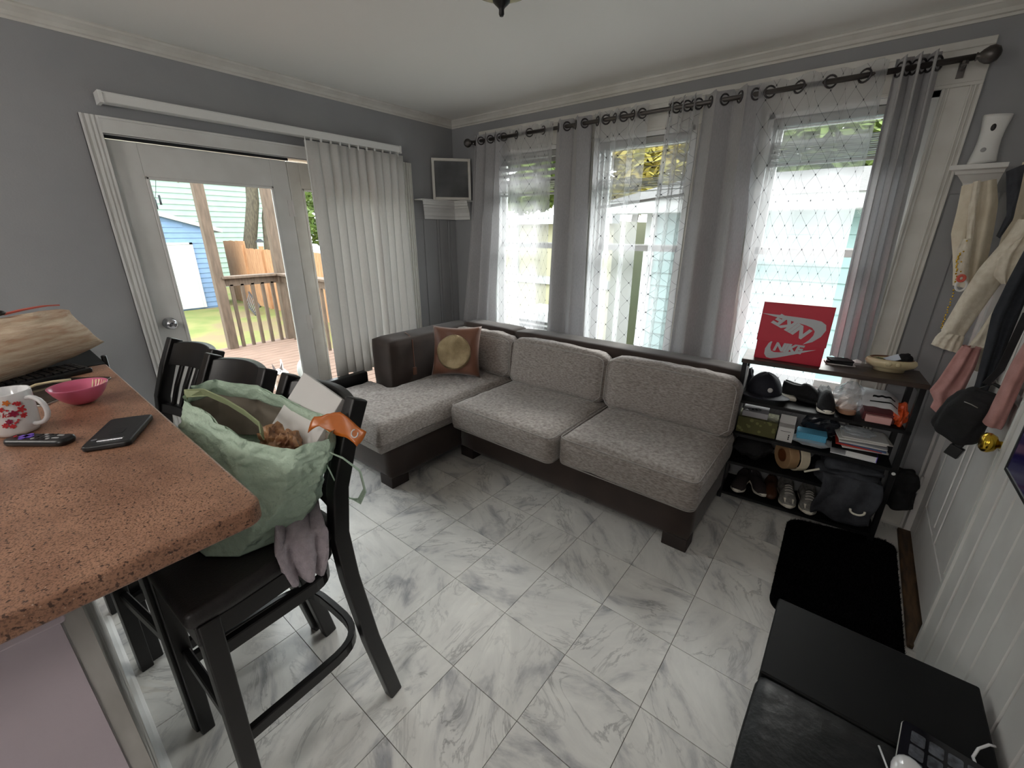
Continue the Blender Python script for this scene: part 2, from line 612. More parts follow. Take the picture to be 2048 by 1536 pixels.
# ---------------------------------------------------------------- room shell
H = 2.44
RX, RY = 3.53, -4.7
fl = tag(B(-0.14, RX + 0.14, RY - 0.14, 0.14, -0.12, -0.004).build('floor', M_['grout']), 'white marble tile floor with grey veins', kind='structure')
ts = 0.3048
tile_mesh = None
for i in range(-5, 9):
    for j in range(-6, 12):
        x0, x1 = 1.23 + i * ts, 1.23 + (i + 1) * ts
        y1, y0 = -1.56 - j * ts, -1.56 - (j + 1) * ts
        g = 0.0012
        a0, a1, b0, b1 = max(x0 + g, 0.0), min(x1 - g, RX), max(y0 + g, RY), min(y1 - g, 0.0)
        if a1 - a0 < 0.02 or b1 - b0 < 0.02:
            continue
        w, d = a1 - a0, b1 - b0
        full = abs(w - (ts - 2 * g)) < 1e-4 and abs(d - (ts - 2 * g)) < 1e-4
        if full and tile_mesh is not None:
            o = bpy.data.objects.new('tile', tile_mesh)
            COL.objects.link(o)
        else:
            o = B(-w / 2, w / 2, -d / 2, d / 2, -0.006, 0).build('tile', M_['marble'])
            if full:
                tile_mesh = o.data
        o.parent = fl
        o.location = ((a0 + a1) / 2, (b0 + b1) / 2, random.uniform(-0.0006, 0.0))
        WM[o.name] = Matrix()

tag(B(-0.14, RX + 0.14, RY - 0.14, 0.14, H, H + 0.1).build('ceiling', M_['ceil']), 'off-white painted ceiling', kind='structure')

DY0, DY1, DZ = -2.351, -0.56, 1.993
wl = MB()
wl.box(-0.14, 0, RY - 0.14, DY0, 0, H)
wl.box(-0.14, 0, DY1, 0.14, 0, H)
wl.box(-0.14, 0, DY0, DY1, DZ, H)
wall_left = tag(wl.build('wall_left', M_['wall']), 'grey painted wall around the patio door', kind='structure')
ys = [-0.48, -0.385, -0.235, -0.205, -0.105, -0.075, 0.0]
for a, b in zip(ys[:-1], ys[1:]):
    B(0, 0.008, a + 0.002, b - 0.002, 0.0, 1.65).build('board', M_['wall'], wall_left, bevel=0.003, bseg=1)

WX = [(0.47, 1.12), (1.42, 2.08), (2.46, 3.13)]
WZ0, WZ1 = 0.66, 2.15
wf = MB()
xs = [-0.14] + [v for w in WX for v in w] + [RX + 0.14]
for k in range(0, 8, 2):
    wf.box(xs[k], xs[k + 1], 0, 0.14, WZ0, WZ1)
wf.box(-0.14, RX + 0.14, 0, 0.14, 0, WZ0)
wf.box(-0.14, RX + 0.14, 0, 0.14, WZ1, H)
wall_far = tag(wf.build('wall_far', M_['wall']), 'grey painted wall holding three windows', kind='structure')
for a, b in ((3.262, 3.345), (3.345, 3.43), (3.43, 3.528)):
    B(a + 0.002, b - 0.002, -0.008, 0, 0.15, 1.72).build('board', M_['wall'], wall_far, bevel=0.003, bseg=1)

RDY0, RDY1, RDZ = -0.985, -0.075, 2.03
wr = MB()
wr.box(RX, RX + 0.14, RY - 0.14, RDY0, 0, H)
wr.box(RX, RX + 0.14, RDY1, 0.14, 0, H)
wr.box(RX, RX + 0.14, RDY0, RDY1, RDZ, H)
wall_right = tag(wr.build('wall_right', M_['wall']), 'grey wall with white boards beside the inner door', kind='structure')
yy = -1.09
k = 0
while yy > -2.9:
    w = (0.105, 0.125)[k % 2]
    B(RX - 0.014, RX, yy - w + 0.003, yy - 0.003, 0.0, 1.12).build('board', M_['doorw'], wall_right, bevel=0.005, bseg=1)
    yy -= w
    k += 1
tag(B(-0.14, RX + 0.14, RY - 0.14, RY, 0, H).build('wall_back', M_['wall']), 'grey painted kitchen wall', kind='structure')

# crown mouldings
def crown(name, L, along, flip, parent=None, z1=H, h=0.058, d=0.05):
    prof = [(0, 0), (0.004, 0), (0.006, 0.010), (0.014, 0.014), (0.018, 0.028), (0.034, 0.042), (0.040, 0.046), (0.042, 0.054), (0.05, 0.058), (0, 0.058)]
    prof = [(p * d / 0.05, q * h / 0.058) for p, q in prof]
    a, b = L
    mb = MB()
    mb.prism(prof, a, b, lambda p, q, s: along(p, q + z1 - h, s))
    return mb.build(name, M_['trim'], parent)
for n, (L, fn) in enumerate((((RY, 0), lambda p, q, s: (p, s, q)), ((0, RX), lambda p, q, s: (s, -p, q)), ((RY, 0), lambda p, q, s: (RX - p, s, q)))):
    tag(crown('trim_%d' % (n + 1), L, fn, False), 'narrow cream crown moulding under the ceiling', kind='structure')
bb = MB()
bb.box(3.13, RX, -0.016, 0, 0, 0.13).box(3.13, RX, -0.012, 0, 0.13, 0.15)
tag(bb.build('baseboard_far', M_['trim']), 'off-white baseboard under the windows', kind='structure')
tag(B(0, 0.014, RY, DY0 - 0.07, 0, 0.12).build('baseboard_left', M_['trim']), 'off-white baseboard by the patio door', kind='structure')
tag(B(0, 0.014, RY, RX, RY, RY + 0.014).build('baseboard_back', M_['trim']), 'off-white baseboard of the kitchen wall', kind='structure') if False else None

# ---------------------------------------------------------------- patio door
def casing_strip(mb, y0, y1, z0, z1, vertical, x=0.0):
    """fluted casing: three proud ridges on a flat board"""
    if vertical:
        w = y1 - y0
        for a, b, t in ((0, 1, 0.014), (0.0, 0.14, 0.022), (0.3, 0.5, 0.019), (0.6, 0.75, 0.019), (0.86, 1, 0.017)):
            mb.box(x, x + t, y0 + a * w, y0 + b * w, z0, z1)
    else:
        h = z1 - z0
        for a, b, t in ((0, 1, 0.014), (0.86, 1.0, 0.022), (0.0, 0.12, 0.017)):
            mb.box(x, x + t, y0, y1, z0 + a * h, z0 + b * h)
cs = thing('trim_4', 'white fluted casing around the patio doors', None, (0, -1.45, 0), kind='structure')
mb = MB(); casing_strip(mb, -2.419, DY0, 0, 2.066, True); mb.build('side_casing', M_['white'], cs)
mb = MB(); casing_strip(mb, DY1, -0.483, 0, 2.066, True); mb.build('side_casing', M_['trim'], cs)
mb = MB(); casing_strip(mb, DY0, DY1, DZ, 2.066, False); mb.build('head_casing', M_['white'], cs)
mb = MB(); mb.box(-0.14, 0.0, DY0, DY0 + 0.004, 0, DZ).box(-0.14, 0, DY1 - 0.004, DY1, 0, DZ).box(-0.14, 0, DY0, DY1, DZ - 0.004, DZ)
mb.build('jamb', M_['white'], cs)
B(-0.02, -0.006, DY0 + 0.006, -1.46, 1.975, 1.990).build('weatherstrip', M_['dark'], cs)
B(-0.14, 0.02, DY0 + 0.004, DY1 - 0.004, 0.0, 0.02).build('sill', M_['trim'], cs)

def glazed_leaf(name, label, y0, y1, z0, z1, gy0, gy1, gz0, gz1, mat):
    t = thing(name, label, None, (-0.04, (y0 + y1) / 2, 0), kind='structure')
    X0, X1 = -0.062, -0.018
    B(X0, X1, y0, gy0, z0, z1).build('stile', mat, t, bevel=0.002, bseg=1)
    B(X0, X1, gy1, y1, z0, z1).build('stile', mat, t, bevel=0.002, bseg=1)
    B(X0, X1, gy0, gy1, gz1, z1).build('top_rail', mat, t)
    B(X0, X1, gy0, gy1, z0, gz0).build('bottom_rail', mat, t)
    m = MB()
    e = 0.016
    for a, b, c, d in ((gy0, gy0 + e, gz0, gz1), (gy1 - e, gy1, gz0, gz1), (gy0, gy1, gz1 - e, gz1), (gy0, gy1, gz0, gz0 + e)):
        m.box(-0.024, -0.012, a, b, c, d)
    m.build('glazing_bead', mat, t, bevel=0.004, bseg=1)
    B(-0.042, -0.038, gy0, gy1, gz0, gz1).build('pane', M_['glass'], t)
    return t
d1 = glazed_leaf('door_1', 'white patio door with large glass pane', -2.345, -1.472, 0.022, 1.972, -2.222, -1.575, 0.27, 1.816, M_['white'])
MX = lambda x, y, z: Matrix.Translation((x, y, z)) @ Matrix.Rotation(PI / 2, 4, 'Y')
MB().lathe([(0.034, 0), (0.034, 0.006), (0.012, 0.012), (0.012, 0.026), (0.024, 0.032), (0.029, 0.045), (0.026, 0.058), (0.012, 0.064)], 24, MX(-0.018, -2.287, 1.045)).build('knob', M_['chrome'], d1, smooth=True)
MB().lathe([(0.032, 0), (0.032, 0.008), (0.024, 0.014), (0.020, 0.018)], 24, MX(-0.018, -2.292, 0.894)).box(0.0, 0.016, -2.297, -2.287, 0.876, 0.912).build('deadbolt', M_['brass'], d1)
for z in (1.69, 0.93, 0.35):
    MB().tube([(-0.012, -1.47, z - 0.05), (-0.012, -1.47, z + 0.05)], 0.007, 8).box(-0.018, -0.014, -1.50, -1.472, z - 0.05, z + 0.05).build('hinge', M_['doorw'], d1)
d2 = glazed_leaf('door_2', 'fixed white glazed panel behind the vertical blind', -1.466, -0.566, 0.022, 1.972, -1.392, -0.64, 0.27, 1.816, M_['trim'])

# ---------------------------------------------------------------- windows
for n, (a, b) in enumerate(WX):
    t = thing('window_%d' % (n + 1), ('narrow window in the corner with pale garage outside', 'middle window above the sofa', 'window behind the shelf unit')[n], None, ((a + b) / 2, 0.06, WZ0), kind='structure')
    f = MB()
    f.box(a, a + 0.025, 0.0, 0.13, WZ0, WZ1).box(b - 0.025, b, 0.0, 0.13, WZ0, WZ1).box(a, b, 0.0, 0.13, WZ1 - 0.025, WZ1).box(a, b, 0.0, 0.13, WZ0, WZ0 + 0.02)
    f.box(a + 0.025, a + 0.04, 0.045, 0.06, WZ0, WZ1).box(b - 0.04, b - 0.025, 0.045, 0.06, WZ0, WZ1)
    f.build('frame', M_['pvc'], t)
    zm = 1.445
    for nm, z0, z1, y in (('lower_sash', WZ0 + 0.02, zm + 0.02, 0.065), ('upper_sash', zm - 0.02, WZ1 - 0.025, 0.095)):
        s = MB()
        e = 0.036
        s.box(a + 0.025, a + 0.025 + e, y, y + 0.028, z0, z1).box(b - 0.025 - e, b - 0.025, y, y + 0.028, z0, z1)
        s.box(a + 0.025, b - 0.025, y, y + 0.028, z0, z0 + 0.045).box(a + 0.025, b - 0.025, y, y + 0.028, z1 - 0.04, z1)
        so = s.build(nm, M_['pvc'], t, bevel=0.003, bseg=1)
        B(a + 0.06, b - 0.06, y + 0.012, y + 0.016, z0 + 0.04, z1 - 0.035).build('pane', M_['glass'], so)
    B(a - 0.02, b + 0.02, -0.045, 0.02, WZ0 - 0.022, WZ0).build('sill', M_['trim'], t, bevel=0.006)
cw = thing('trim_5', 'cream casing boards around the three windows', None, (1.8, 0, 0.7), kind='structure')
def vcase(x0, x1):
    m = MB()
    w = x1 - x0
    m.box(x0, x1, -0.014, 0, 0.52, 2.15)
    for p, q in ((x0, x0 + 0.012), (x0 + 0.018, x0 + 0.026), (x1 - 0.012, x1), (x1 - 0.026, x1 - 0.018), (x1 - 0.040, x1 - 0.032)):
        m.box(p, q, -0.022, -0.014, 0.52, 2.15)
    m.build('side_casing', M_['trim'], cw, bevel=0.002, bseg=1)
vcase(0.335, 0.47); vcase(1.12, 1.42); vcase(2.08, 2.46); vcase(3.13, 3.258)
MB().box(0.335, 3.258, -0.014, 0, 2.15, 2.32).box(0.335, 3.258, -0.022, -0.014, 2.29, 2.32).box(0.335, 3.258, -0.018, -0.014, 2.15, 2.165).build('head_casing', M_['trim'], cw, bevel=0.002, bseg=1)
B(0.335, 3.258, -0.014, 0, 0.52, 0.635).build('apron', M_['trim'], cw)

# ---------------------------------------------------------------- inner door, its frame and threshold
jb = thing('trim_6', 'white door frame with hinge beside the shelf unit', None, (RX, -0.53, 0), kind='structure')
MB().box(RX - 0.02, RX + 0.14, RDY1 - 0.004, RDY1 + 0.06, 0, RDZ).box(RX - 0.03, RX, RDY1 + 0.05, RDY1 + 0.073, 0, RDZ).build('hinge_jamb', M_['doorw'], jb)
B(RX - 0.018, RX, -1.085, RDY0, 0, RDZ + 0.08).build('side_casing', M_['doorw'], jb, bevel=0.004)
B(RX - 0.026, RX + 0.1, RDY0 - 0.004, RDY0 + 0.016, 0, RDZ).build('latch_jamb', M_['white'], jb)
B(RX - 0.018, RX, RDY0, RDY1, RDZ, RDZ + 0.08).build('head_casing', M_['doorw'], jb)
for z in (0.30,):
    MB().box(RX - 0.022, RX - 0.018, -0.070, -0.045, z - 0.05, z + 0.05).tube([(RX - 0.022, -0.078, z - 0.05), (RX - 0.022, -0.078, z + 0.05)], 0.007, 8).build('hinge', M_['doorw'], jb)
tag(B(RX - 0.045, RX + 0.07, RDY0, RDY1 - 0.005, 0.0, 0.022).build('threshold', M_['thresh'], jb, bevel=0.006), 'worn oak threshold strip')
d3 = thing('door_3', 'white panelled inner door with brass knob', None, (RX + 0.03, -0.53, 0.03), kind='structure')
dx0, dx1 = RX + 0.005, RX + 0.045
B(dx0 + 0.006, dx1, RDY0 + 0.016, RDY1 - 0.006, 0.028, RDZ - 0.004).build('slab', M_['doorw'], d3)
def rails():
    m = MB()
    for a, b, c, d in ((-0.969, -0.86, 0.028, 2.026), (-0.20, -0.081, 0.028, 2.026), (-0.56, -0.50, 0.25, 0.86), (-0.56, -0.50, 1.0, 1.9), (-0.86, -0.2, 0.028, 0.25), (-0.86, -0.2, 0.86, 1.0), (-0.86, -0.2, 1.9, 2.026)):
        m.box(dx0, dx0 + 0.007, a, b, c, d)
    return m
rails().build('stiles_and_rails', M_['doorw'], d3, bevel=0.003, bseg=1)
for a, b in ((-0.83, -0.59), (-0.47, -0.23)):
    for c, d in ((0.28, 0.83), (1.03, 1.87)):
        B(dx0 - 0.001, dx0 + 0.006, a, b, c, d).build('raised_panel', M_['doorw'], d3, bevel=0.006, bseg=2)
MB().lathe([(0.034, 0), (0.034, 0.005), (0.013, 0.012), (0.013, 0.03), (0.026, 0.036), (0.034, 0.05), (0.033, 0.062), (0.024, 0.07), (0.012, 0.072)], 28, Matrix.Translation((dx0, -0.925, 0.885)) @ Matrix.Rotation(-PI / 2, 4, 'Y')).build('knob', M_['brass'], d3, smooth=True)
B(RX + 0.05, RX + 0.14, RDY0, RDY1, 0, RDZ).build('backing', M_['dark'], jb)

# ---------------------------------------------------------------- sectional sofa, two sections
M_['piping'] = pm('cushion_piping', (152, 146, 142), 0.9)
def foot(mb_parent, x0, x1, y0, y1):
    B(x0, x1, y0, y1, 0, 0.075).build('foot', M_['suede_d'], mb_parent, bevel=0.004)
def soft_box(x0, x1, y0, y1, z0, z1, r=0.03, seed=0):
    return cushion(x0, x1, y0, y1, z0, z1, puff=0.004, n=10, corner=r, wr=0.003, seed=seed)
ch = thing('sofa_chaise', 'brown and grey chaise section of the corner sofa beside the patio blind', 'sofa', (0.58, -0.9, 0), group='corner sofa sections')
soft_box(0.19, 1.0, -1.60, -0.16, 0.062, 0.29, 0.018).build('base', M_['suede'], ch, smooth=True)
foot(ch, 0.87, 0.995, -1.602, -1.47); foot(ch, 0.20, 0.32, -1.60, -1.47); foot(ch, 0.20, 0.32, -0.30, -0.17); foot(ch, 0.87, 0.98, -0.30, -0.17)
soft_box(0.175, 0.43, -1.13, -0.16, 0.24, 0.775, 0.025, 3).build('arm', M_['suede'], ch, smooth=True)
soft_box(0.40, 0.975, -0.345, -0.16, 0.24, 0.812, 0.025, 5).build('backrest', M_['suede'], ch, smooth=True)
# seat: L-shaped cushion running past the arm
def lcush():
    pts = [(0.435, -0.38), (0.435, -1.15), (0.20, -1.16), (0.20, -1.70), (1.04, -1.70), (1.04, -0.38)]
    bm = bmesh.new()
    N = 44
    x0, x1, y0, y1 = 0.20, 1.045, -1.70, -0.38
    def inside(x, y):
        return not (x < 0.45 and y > -1.16)
    def edge(x, y):
        d = min(x1 - x, y - y0)
        d = min(d, y1 - y)
        if y < -1.16:
            d = min(d, x - x0)
            if x < 0.45:
                d = min(d, -1.16 - y)
            else:
                d = min(d, math.hypot(max(0, x - 0.45), max(0, -1.16 - y))) if False else d
        else:
            d = min(d, x - 0.45)
        if x >= 0.45 and y <= -1.16:
            d = min(d, max(math.hypot(x - 0.45, y + 1.16), 0.0))
        return d
    nu, nv = 46, 70
    idx = {}
    vs, fs = [], []
    for side in (1, 0):
        for j in range(nv + 1):
            for i in range(nu + 1):
                x, y = lerp(x0, x1, i / nu), lerp(y0, y1, j / nv)
                if not inside(x + 1e-6, y - 1e-6) and not inside(x - 1e-6 + 0.0, y - 1e-6):
                    continue
                e = max(0.0, edge(x, y))
                r = 0.075
                q = 1 - (max(0, r - e) / r)
                hgt = math.sqrt(max(0, 1 - (1 - q) ** 2))
                zt = 0.355 + 0.105 * hgt + 0.012 * math.sin(min(1, e / 0.3) * PI / 2)
                zt += 0.006 * nz(x, y, 1, 7) + 0.004 * nz(x, y, 3, 19) * hgt
                if -1.1 < y < -0.5 and x > 0.45:
                    zt += 0.004 * math.sin((x * 0.55 + y) * 70) * math.exp(-((x - 0.8) / 0.22) ** 2) * hgt
                zb = 0.355 - 0.085 * hgt
                idx[(side, i, j)] = len(vs)
                vs.append((x, y, zt if side else zb))
    for side in (1, 0):
        for j in range(nv):
            for i in range(nu):
                q = [(side, i, j), (side, i + 1, j), (side, i + 1, j + 1), (side, i, j + 1)]
                if all(k in idx for k in q):
                    f = [idx[k] for k in q]
                    fs.append(tuple(f if side else f[::-1]))
    return MB().add(vs, fs)
lcush().build('seat_cushion', M_['sofa'], ch, smooth=True)
def lean(x0, x1, y0, y1, z0, z1, a, seed, rz=0.0, **k):
    cx, cy = (x0 + x1) / 2, (y0 + y1) / 2
    m = Matrix.Translation((cx, cy, z0)) @ Matrix.Rotation(rz, 4, 'Z') @ Matrix.Rotation(a, 4, 'X') @ Matrix.Translation((-cx, -cy, -z0))
    return cushion(x0, x1, y0, y1, z0, z1, M=m, seed=seed, **k), m
def piping(parent, m, x0, x1, y, z0, z1):
    r = 0.045
    path = [(x0 + r, y, z1), (x1 - r, y, z1), (x1 - 0.012, y, z1 - 0.014), (x1, y, z1 - r), (x1, y, z0 + r), (x1 - r, y, z0), (x0 + r, y, z0), (x0, y, z0 + r), (x0, y, z1 - r), (x0 + 0.012, y, z1 - 0.014)]
    MB().tube([m @ Vector(p) for p in path], 0.003, 6, closed=True).build('piping', M_['piping'], parent, smooth=True)
mb, m = lean(0.40, 1.045, -0.51, -0.36, 0.455, 0.775, -0.10, 21, puff=0.02, corner=0.05, wr=0.009)
o = mb.build('back_cushion', M_['sofa'], ch, smooth=True); piping(o, m, 0.405, 1.04, -0.507, 0.47, 0.76)

lv = thing('sofa_loveseat', 'brown and grey two-seat section of the corner sofa under the windows', 'sofa', (1.82, -0.6, 0), group='corner sofa sections')
soft_box(1.005, 2.635, -1.005, -0.16, 0.062, 0.29, 0.018, 9).build('base', M_['suede'], lv, smooth=True)
foot(lv, 1.01, 1.13, -1.007, -0.90); foot(lv, 2.505, 2.632, -1.007, -0.90); foot(lv, 1.01, 1.13, -0.28, -0.17); foot(lv, 2.505, 2.632, -0.28, -0.17)
soft_box(0.98, 2.635, -0.345, -0.16, 0.24, 0.812, 0.025, 12).build('backrest', M_['suede'], lv, smooth=True)
for (x0, x1, y0, sd, sag) in ((1.052, 1.875, -1.14, 2, 0.012), (1.885, 2.655, -1.085, 6, 0.004)):
    cushion(x0, x1, y0, -0.37, 0.28, 0.455, puff=0.014, n=22, corner=0.042, sag=sag, seed=sd, wr=0.005).build('seat_cushion', M_['sofa'], lv, smooth=True)
    sc_ = [c for c in lv.children if c.name.startswith('seat_cushion')][-1]
    for zz in (0.446, 0.292):
        loop = [(x, y, zz + (0.004 if zz > 0.4 else 0)) for x, y in rrect(x1 - x0 - 0.012, -0.37 - y0 - 0.012, 0.04, cx=(x0 + x1) / 2, cy=(y0 - 0.37) / 2)]
        MB().tube(loop, 0.0032, 6, closed=True).build('piping', M_['piping'], sc_, smooth=True)
for (x0, x1, sd) in ((1.06, 1.85, 31), (1.865, 2.645, 37)):
    mb, m = lean(x0, x1, -0.525, -0.37, 0.445, 0.785, -0.10, sd, puff=0.018, corner=0.05, wr=0.007)
    o = mb.build('back_cushion', M_['sofa'], lv, smooth=True)
    piping(o, m, x0 + 0.005, x1 - 0.005, -0.522, 0.46, 0.77)

# satin throw pillow with a gold sequin disc
def pillow_mesh(w, h, t, n=22, seed=0, M=None, pinch=0.10):
    vs, fs = [], []
    idx = {}
    for s in (1, -1):
        for j in range(n + 1):
            for i in range(n + 1):
                u, v = 2 * i / n - 1, 2 * j / n - 1
                border = i in (0, n) or j in (0, n)
                if border and s == -1:
                    idx[(s, i, j)] = idx[(1, i, j)]
                    continue
                px = u * (1 - pinch * (1 - v * v) * abs(u) ** 3)
                py = v * (1 - pinch * (1 - u * u) * abs(v) ** 3)
                d = (max(0, 1 - u * u) * max(0, 1 - v * v)) ** 0.45 * t / 2
                d += nz(u * 2 + seed, v * 2, s, 1.6) * t * 0.10 * (1 - max(abs(u), abs(v)) ** 4)
                idx[(s, i, j)] = len(vs)
                vs.append(Vector((px * w / 2, -s * d, py * h / 2)))
    for s in (1, -1):
        for j in range(n):
            for i in range(n):
                q = [idx[(s, i, j)], idx[(s, i + 1, j)], idx[(s, i + 1, j + 1)], idx[(s, i, j + 1)]]
                fs.append(tuple(q if s == 1 else q[::-1]))
    if M is not None:
        vs = [M @ p for p in vs]
    return MB().add(vs, fs)
Mp = Matrix.Translation((0.68, -0.70, 0.665)) @ Matrix.Rotation(0.50, 4, 'Z') @ Matrix.Rotation(-0.30, 4, 'X') @ Matrix.Rotation(-0.02, 4, 'Y')
tp = thing('throw_pillow', 'brown satin throw pillow with a round gold sequin disc on the chaise', 'pillow', M=Mp)
pillow_mesh(0.40, 0.40, 0.15, seed=4).build('cover', M_['satin'], tp, local=True, smooth=True)
def disc():
    mb = MB()
    n = 30
    R_ = 0.135
    def f(u, v):
        a, r = u * 2 * PI, v * R_
        x, z = r * math.cos(a), r * math.sin(a) - 0.01
        uu, vv = x / 0.2, z / 0.2
        d = (max(0, 1 - uu * uu) * max(0, 1 - vv * vv)) ** 0.45 * 0.15 / 2 + nz(uu * 2 + 4, vv * 2, 1, 1.6) * 0.15 * 0.10
        return (x, -d - 0.004, z)
    return mb.grid(f, n, 8, closed_u=True)
disc().build('sequin_disc', M_['gold'], tp, local=True, smooth=True, solid=0.004)

tag(MB().tube([(0.20, -0.83, 0.60), (0.22, -0.85, 0.76), (0.28, -0.87, 0.785), (0.36, -0.90, 0.785), (0.425, -0.92, 0.76), (0.440, -0.93, 0.70), (0.447, -0.935, 0.62), (0.448, -0.935, 0.54)], 0.004, 6)
    .box(0.440, 0.456, -0.948, -0.922, 0.485, 0.545).build('cord', M_['satin'], smooth=False), 'thin brown cord with a plug end hanging over the sofa arm', 'cord')
bar = MB().box(0.13, 0.19, -1.52, -1.19, 0.44, 0.52, Matrix())
tag(bar.build('soundbar', M_['blackplastic'], bevel=0.008), 'long black bar lying between the chaise and the vertical blind', 'speaker')
# the bar rests on a low black box standing behind the chaise
tag(MB().box(0.125, 0.185, -1.53, -1.18, 0.0, 0.439).build('crate', M_['blackboard'], bevel=0.006), 'black upright box under the long bar beside the chaise', 'box')

# ---------------------------------------------------------------- vertical blind
vb = thing('vertical_blind', 'white vertical blind drawn over half of the patio door', 'blind', (0.07, -1.49, 2.1))
MB().box(0.035, 0.10, -2.335, -0.645, 2.113, 2.155).box(0.028, 0.107, -2.335, -0.645, 2.150, 2.156).build('headrail', M_['pvc'], vb, bevel=0.003, bseg=1)
MB().box(0.02, 0.105, -2.345, -2.33, 2.108, 2.158).build('end_cap', M_['film'] if 'film' in M_ else M_['pvc'], vb)
MB().box(0.02, 0.105, -0.648, -0.635, 2.108, 2.158).build('end_cap', M_['pvc'], vb)
for y in (-2.31, -1.4, -0.7):
    MB().box(0.0, 0.04, y - 0.015, y + 0.015, 2.12, 2.17).build('bracket', M_['chrome'], vb)
random.seed(11)
angs = [10, 14, 24, 12, 20, 26, 42, 14, 18, 20, 10]
for k, a in enumerate(angs):
    y = -1.335 + k * 0.0675
    a = math.radians(a)
    def vf(u, v, y=y, a=a, k=k):
        s = (u - 0.5) * 0.089
        bow = 0.007 * (1 - (2 * u - 1) ** 2) + 0.006 * math.sin(v * 5 + k)
        tw = a + 0.15 * v * math.sin(k * 2.1)
        return (0.085 + s * math.sin(tw) + bow * math.cos(tw), y + s * math.cos(tw) - 0.004 * v * math.sin(k), lerp(2.095, 0.50 + 0.012 * math.sin(k * 1.7), v))
    MB().grid(vf, 6, 14).build('vane', M_['vane'], vb, smooth=True, solid=0.0012)
    MB().box(0.078, 0.092, y - 0.004, y + 0.004, 2.085, 2.116).build('carrier', M_['pvc'], vb)
MB().tube([(0.105, -1.385, 2.11), (0.106, -1.388, 1.4), (0.104, -1.392, 0.75)], 0.0035, 6).build('wand', M_['pvc'], vb)

# ---------------------------------------------------------------- corner shelf and picture frame
cp = [(0, 0), (0.022, 0), (0.026, 0.02), (0.034, 0.028), (0.040, 0.055), (0.066, 0.085), (0.076, 0.09), (0.080, 0.105), (0.098, 0.11), (0.10, 0.128), (0.108, 0.13), (0.108, 0.142), (0, 0.142)]
sh = thing('corner_shelf', 'white crown-moulding corner shelf between patio door and curtains', 'shelf', (0.05, -0.05, 1.65))
def cshelf_piece(vert):
    m = MB()
    for p, q in ((0, 0),):
        pass
    n = len(cp)
    if vert:      # along wall x=0
        e0 = [Vector((d, -0.36 - d * 0.95, 1.652 + z)) for d, z in cp]
        e1 = [Vector((d, -d, 1.652 + z)) for d, z in cp]
    else:
        e0 = [Vector((d, -d, 1.652 + z)) for d, z in cp]
        e1 = [Vector((0.20 + d * 0.6, -d, 1.652 + z)) for d, z in cp]
    m.add(e0 + e1, [tuple(range(n)), tuple(range(2 * n - 1, n - 1, -1))] + [(i, n + i, n + (i + 1) % n, (i + 1) % n) for i in range(n)])
    return m
cshelf_piece(True).build('moulding', M_['white'], sh)
cshelf_piece(False).build('moulding', M_['white'], sh)
MB().prism([(0, 0), (0, -0.46), (0.108, -0.46), (0.13, -0.13), (0.26, -0.108), (0.26, 0)], 1.795, 1.803).build('top_board', M_['white'], sh)
fa = Vector((0.025, -0.275, 1.806)); fb = Vector((0.245, -0.035, 1.806))
fdir = (fb - fa); fw = fdir.length
Mf = Matrix.Translation(fa) @ Matrix.Rotation(math.atan2(fdir.y, fdir.x), 4, 'Z') @ Matrix.Rotation(-0.06, 4, 'X')
pf = thing('picture_frame', 'small white picture frame with dark glass on the corner shelf', 'picture frame', M=Mf)
hgt = 0.325
for a, b, c, d in ((0, 0.022, 0, hgt), (fw - 0.022, fw, 0, hgt), (0.022, fw - 0.022, hgt - 0.022, hgt), (0.022, fw - 0.022, 0, 0.022)):
    B(a, b, -0.012, 0.008, c, d).build('frame_side', M_['trim'], pf, local=True, bevel=0.002, bseg=1)
M_['picdark'] = pm('dark_picture', (96, 98, 100), 0.15, c2=(70, 72, 76), vscale=5)
B(0.022, fw - 0.022, -0.004, 0.004, 0.022, hgt - 0.022).build('picture', M_['picdark'], pf, local=True)

# ---------------------------------------------------------------- curtain rod, curtains, sheers
RZ, RYY = 2.232, -0.105
rod = thing('curtain_rod', 'pewter curtain rod with ball finials across all three windows', 'curtain rod', (1.77, RYY, RZ))
MB().tube([(0.335, RYY, RZ), (3.20, RYY, RZ)], 0.0125, 12).build('rod', M_['pewter'], rod, smooth=True)
for x, s in ((0.335, -1), (3.20, 1)):
    MB().lathe([(0.010, 0), (0.016, 0.004), (0.012, 0.01), (0.022, 0.02), (0.031, 0.035), (0.033, 0.05), (0.024, 0.068), (0.008, 0.076)], 18, Matrix.Translation((x, RYY, RZ)) @ Matrix.Rotation(s * PI / 2, 4, 'Y')).build('finial', M_['pewter'], rod, smooth=True)
for x in (0.36, 1.30, 2.33, 3.175):
    MB().tube([(x, 0.0, RZ - 0.02), (x, RYY + 0.01, RZ - 0.02)], 0.006, 8).tube([(x, RYY, RZ - 0.02), (x, RYY, RZ - 0.008)], 0.012, 8).box(x - 0.012, x + 0.012, -0.026, -0.014, RZ - 0.05, RZ + 0.01).build('bracket', M_['pewter'], rod)

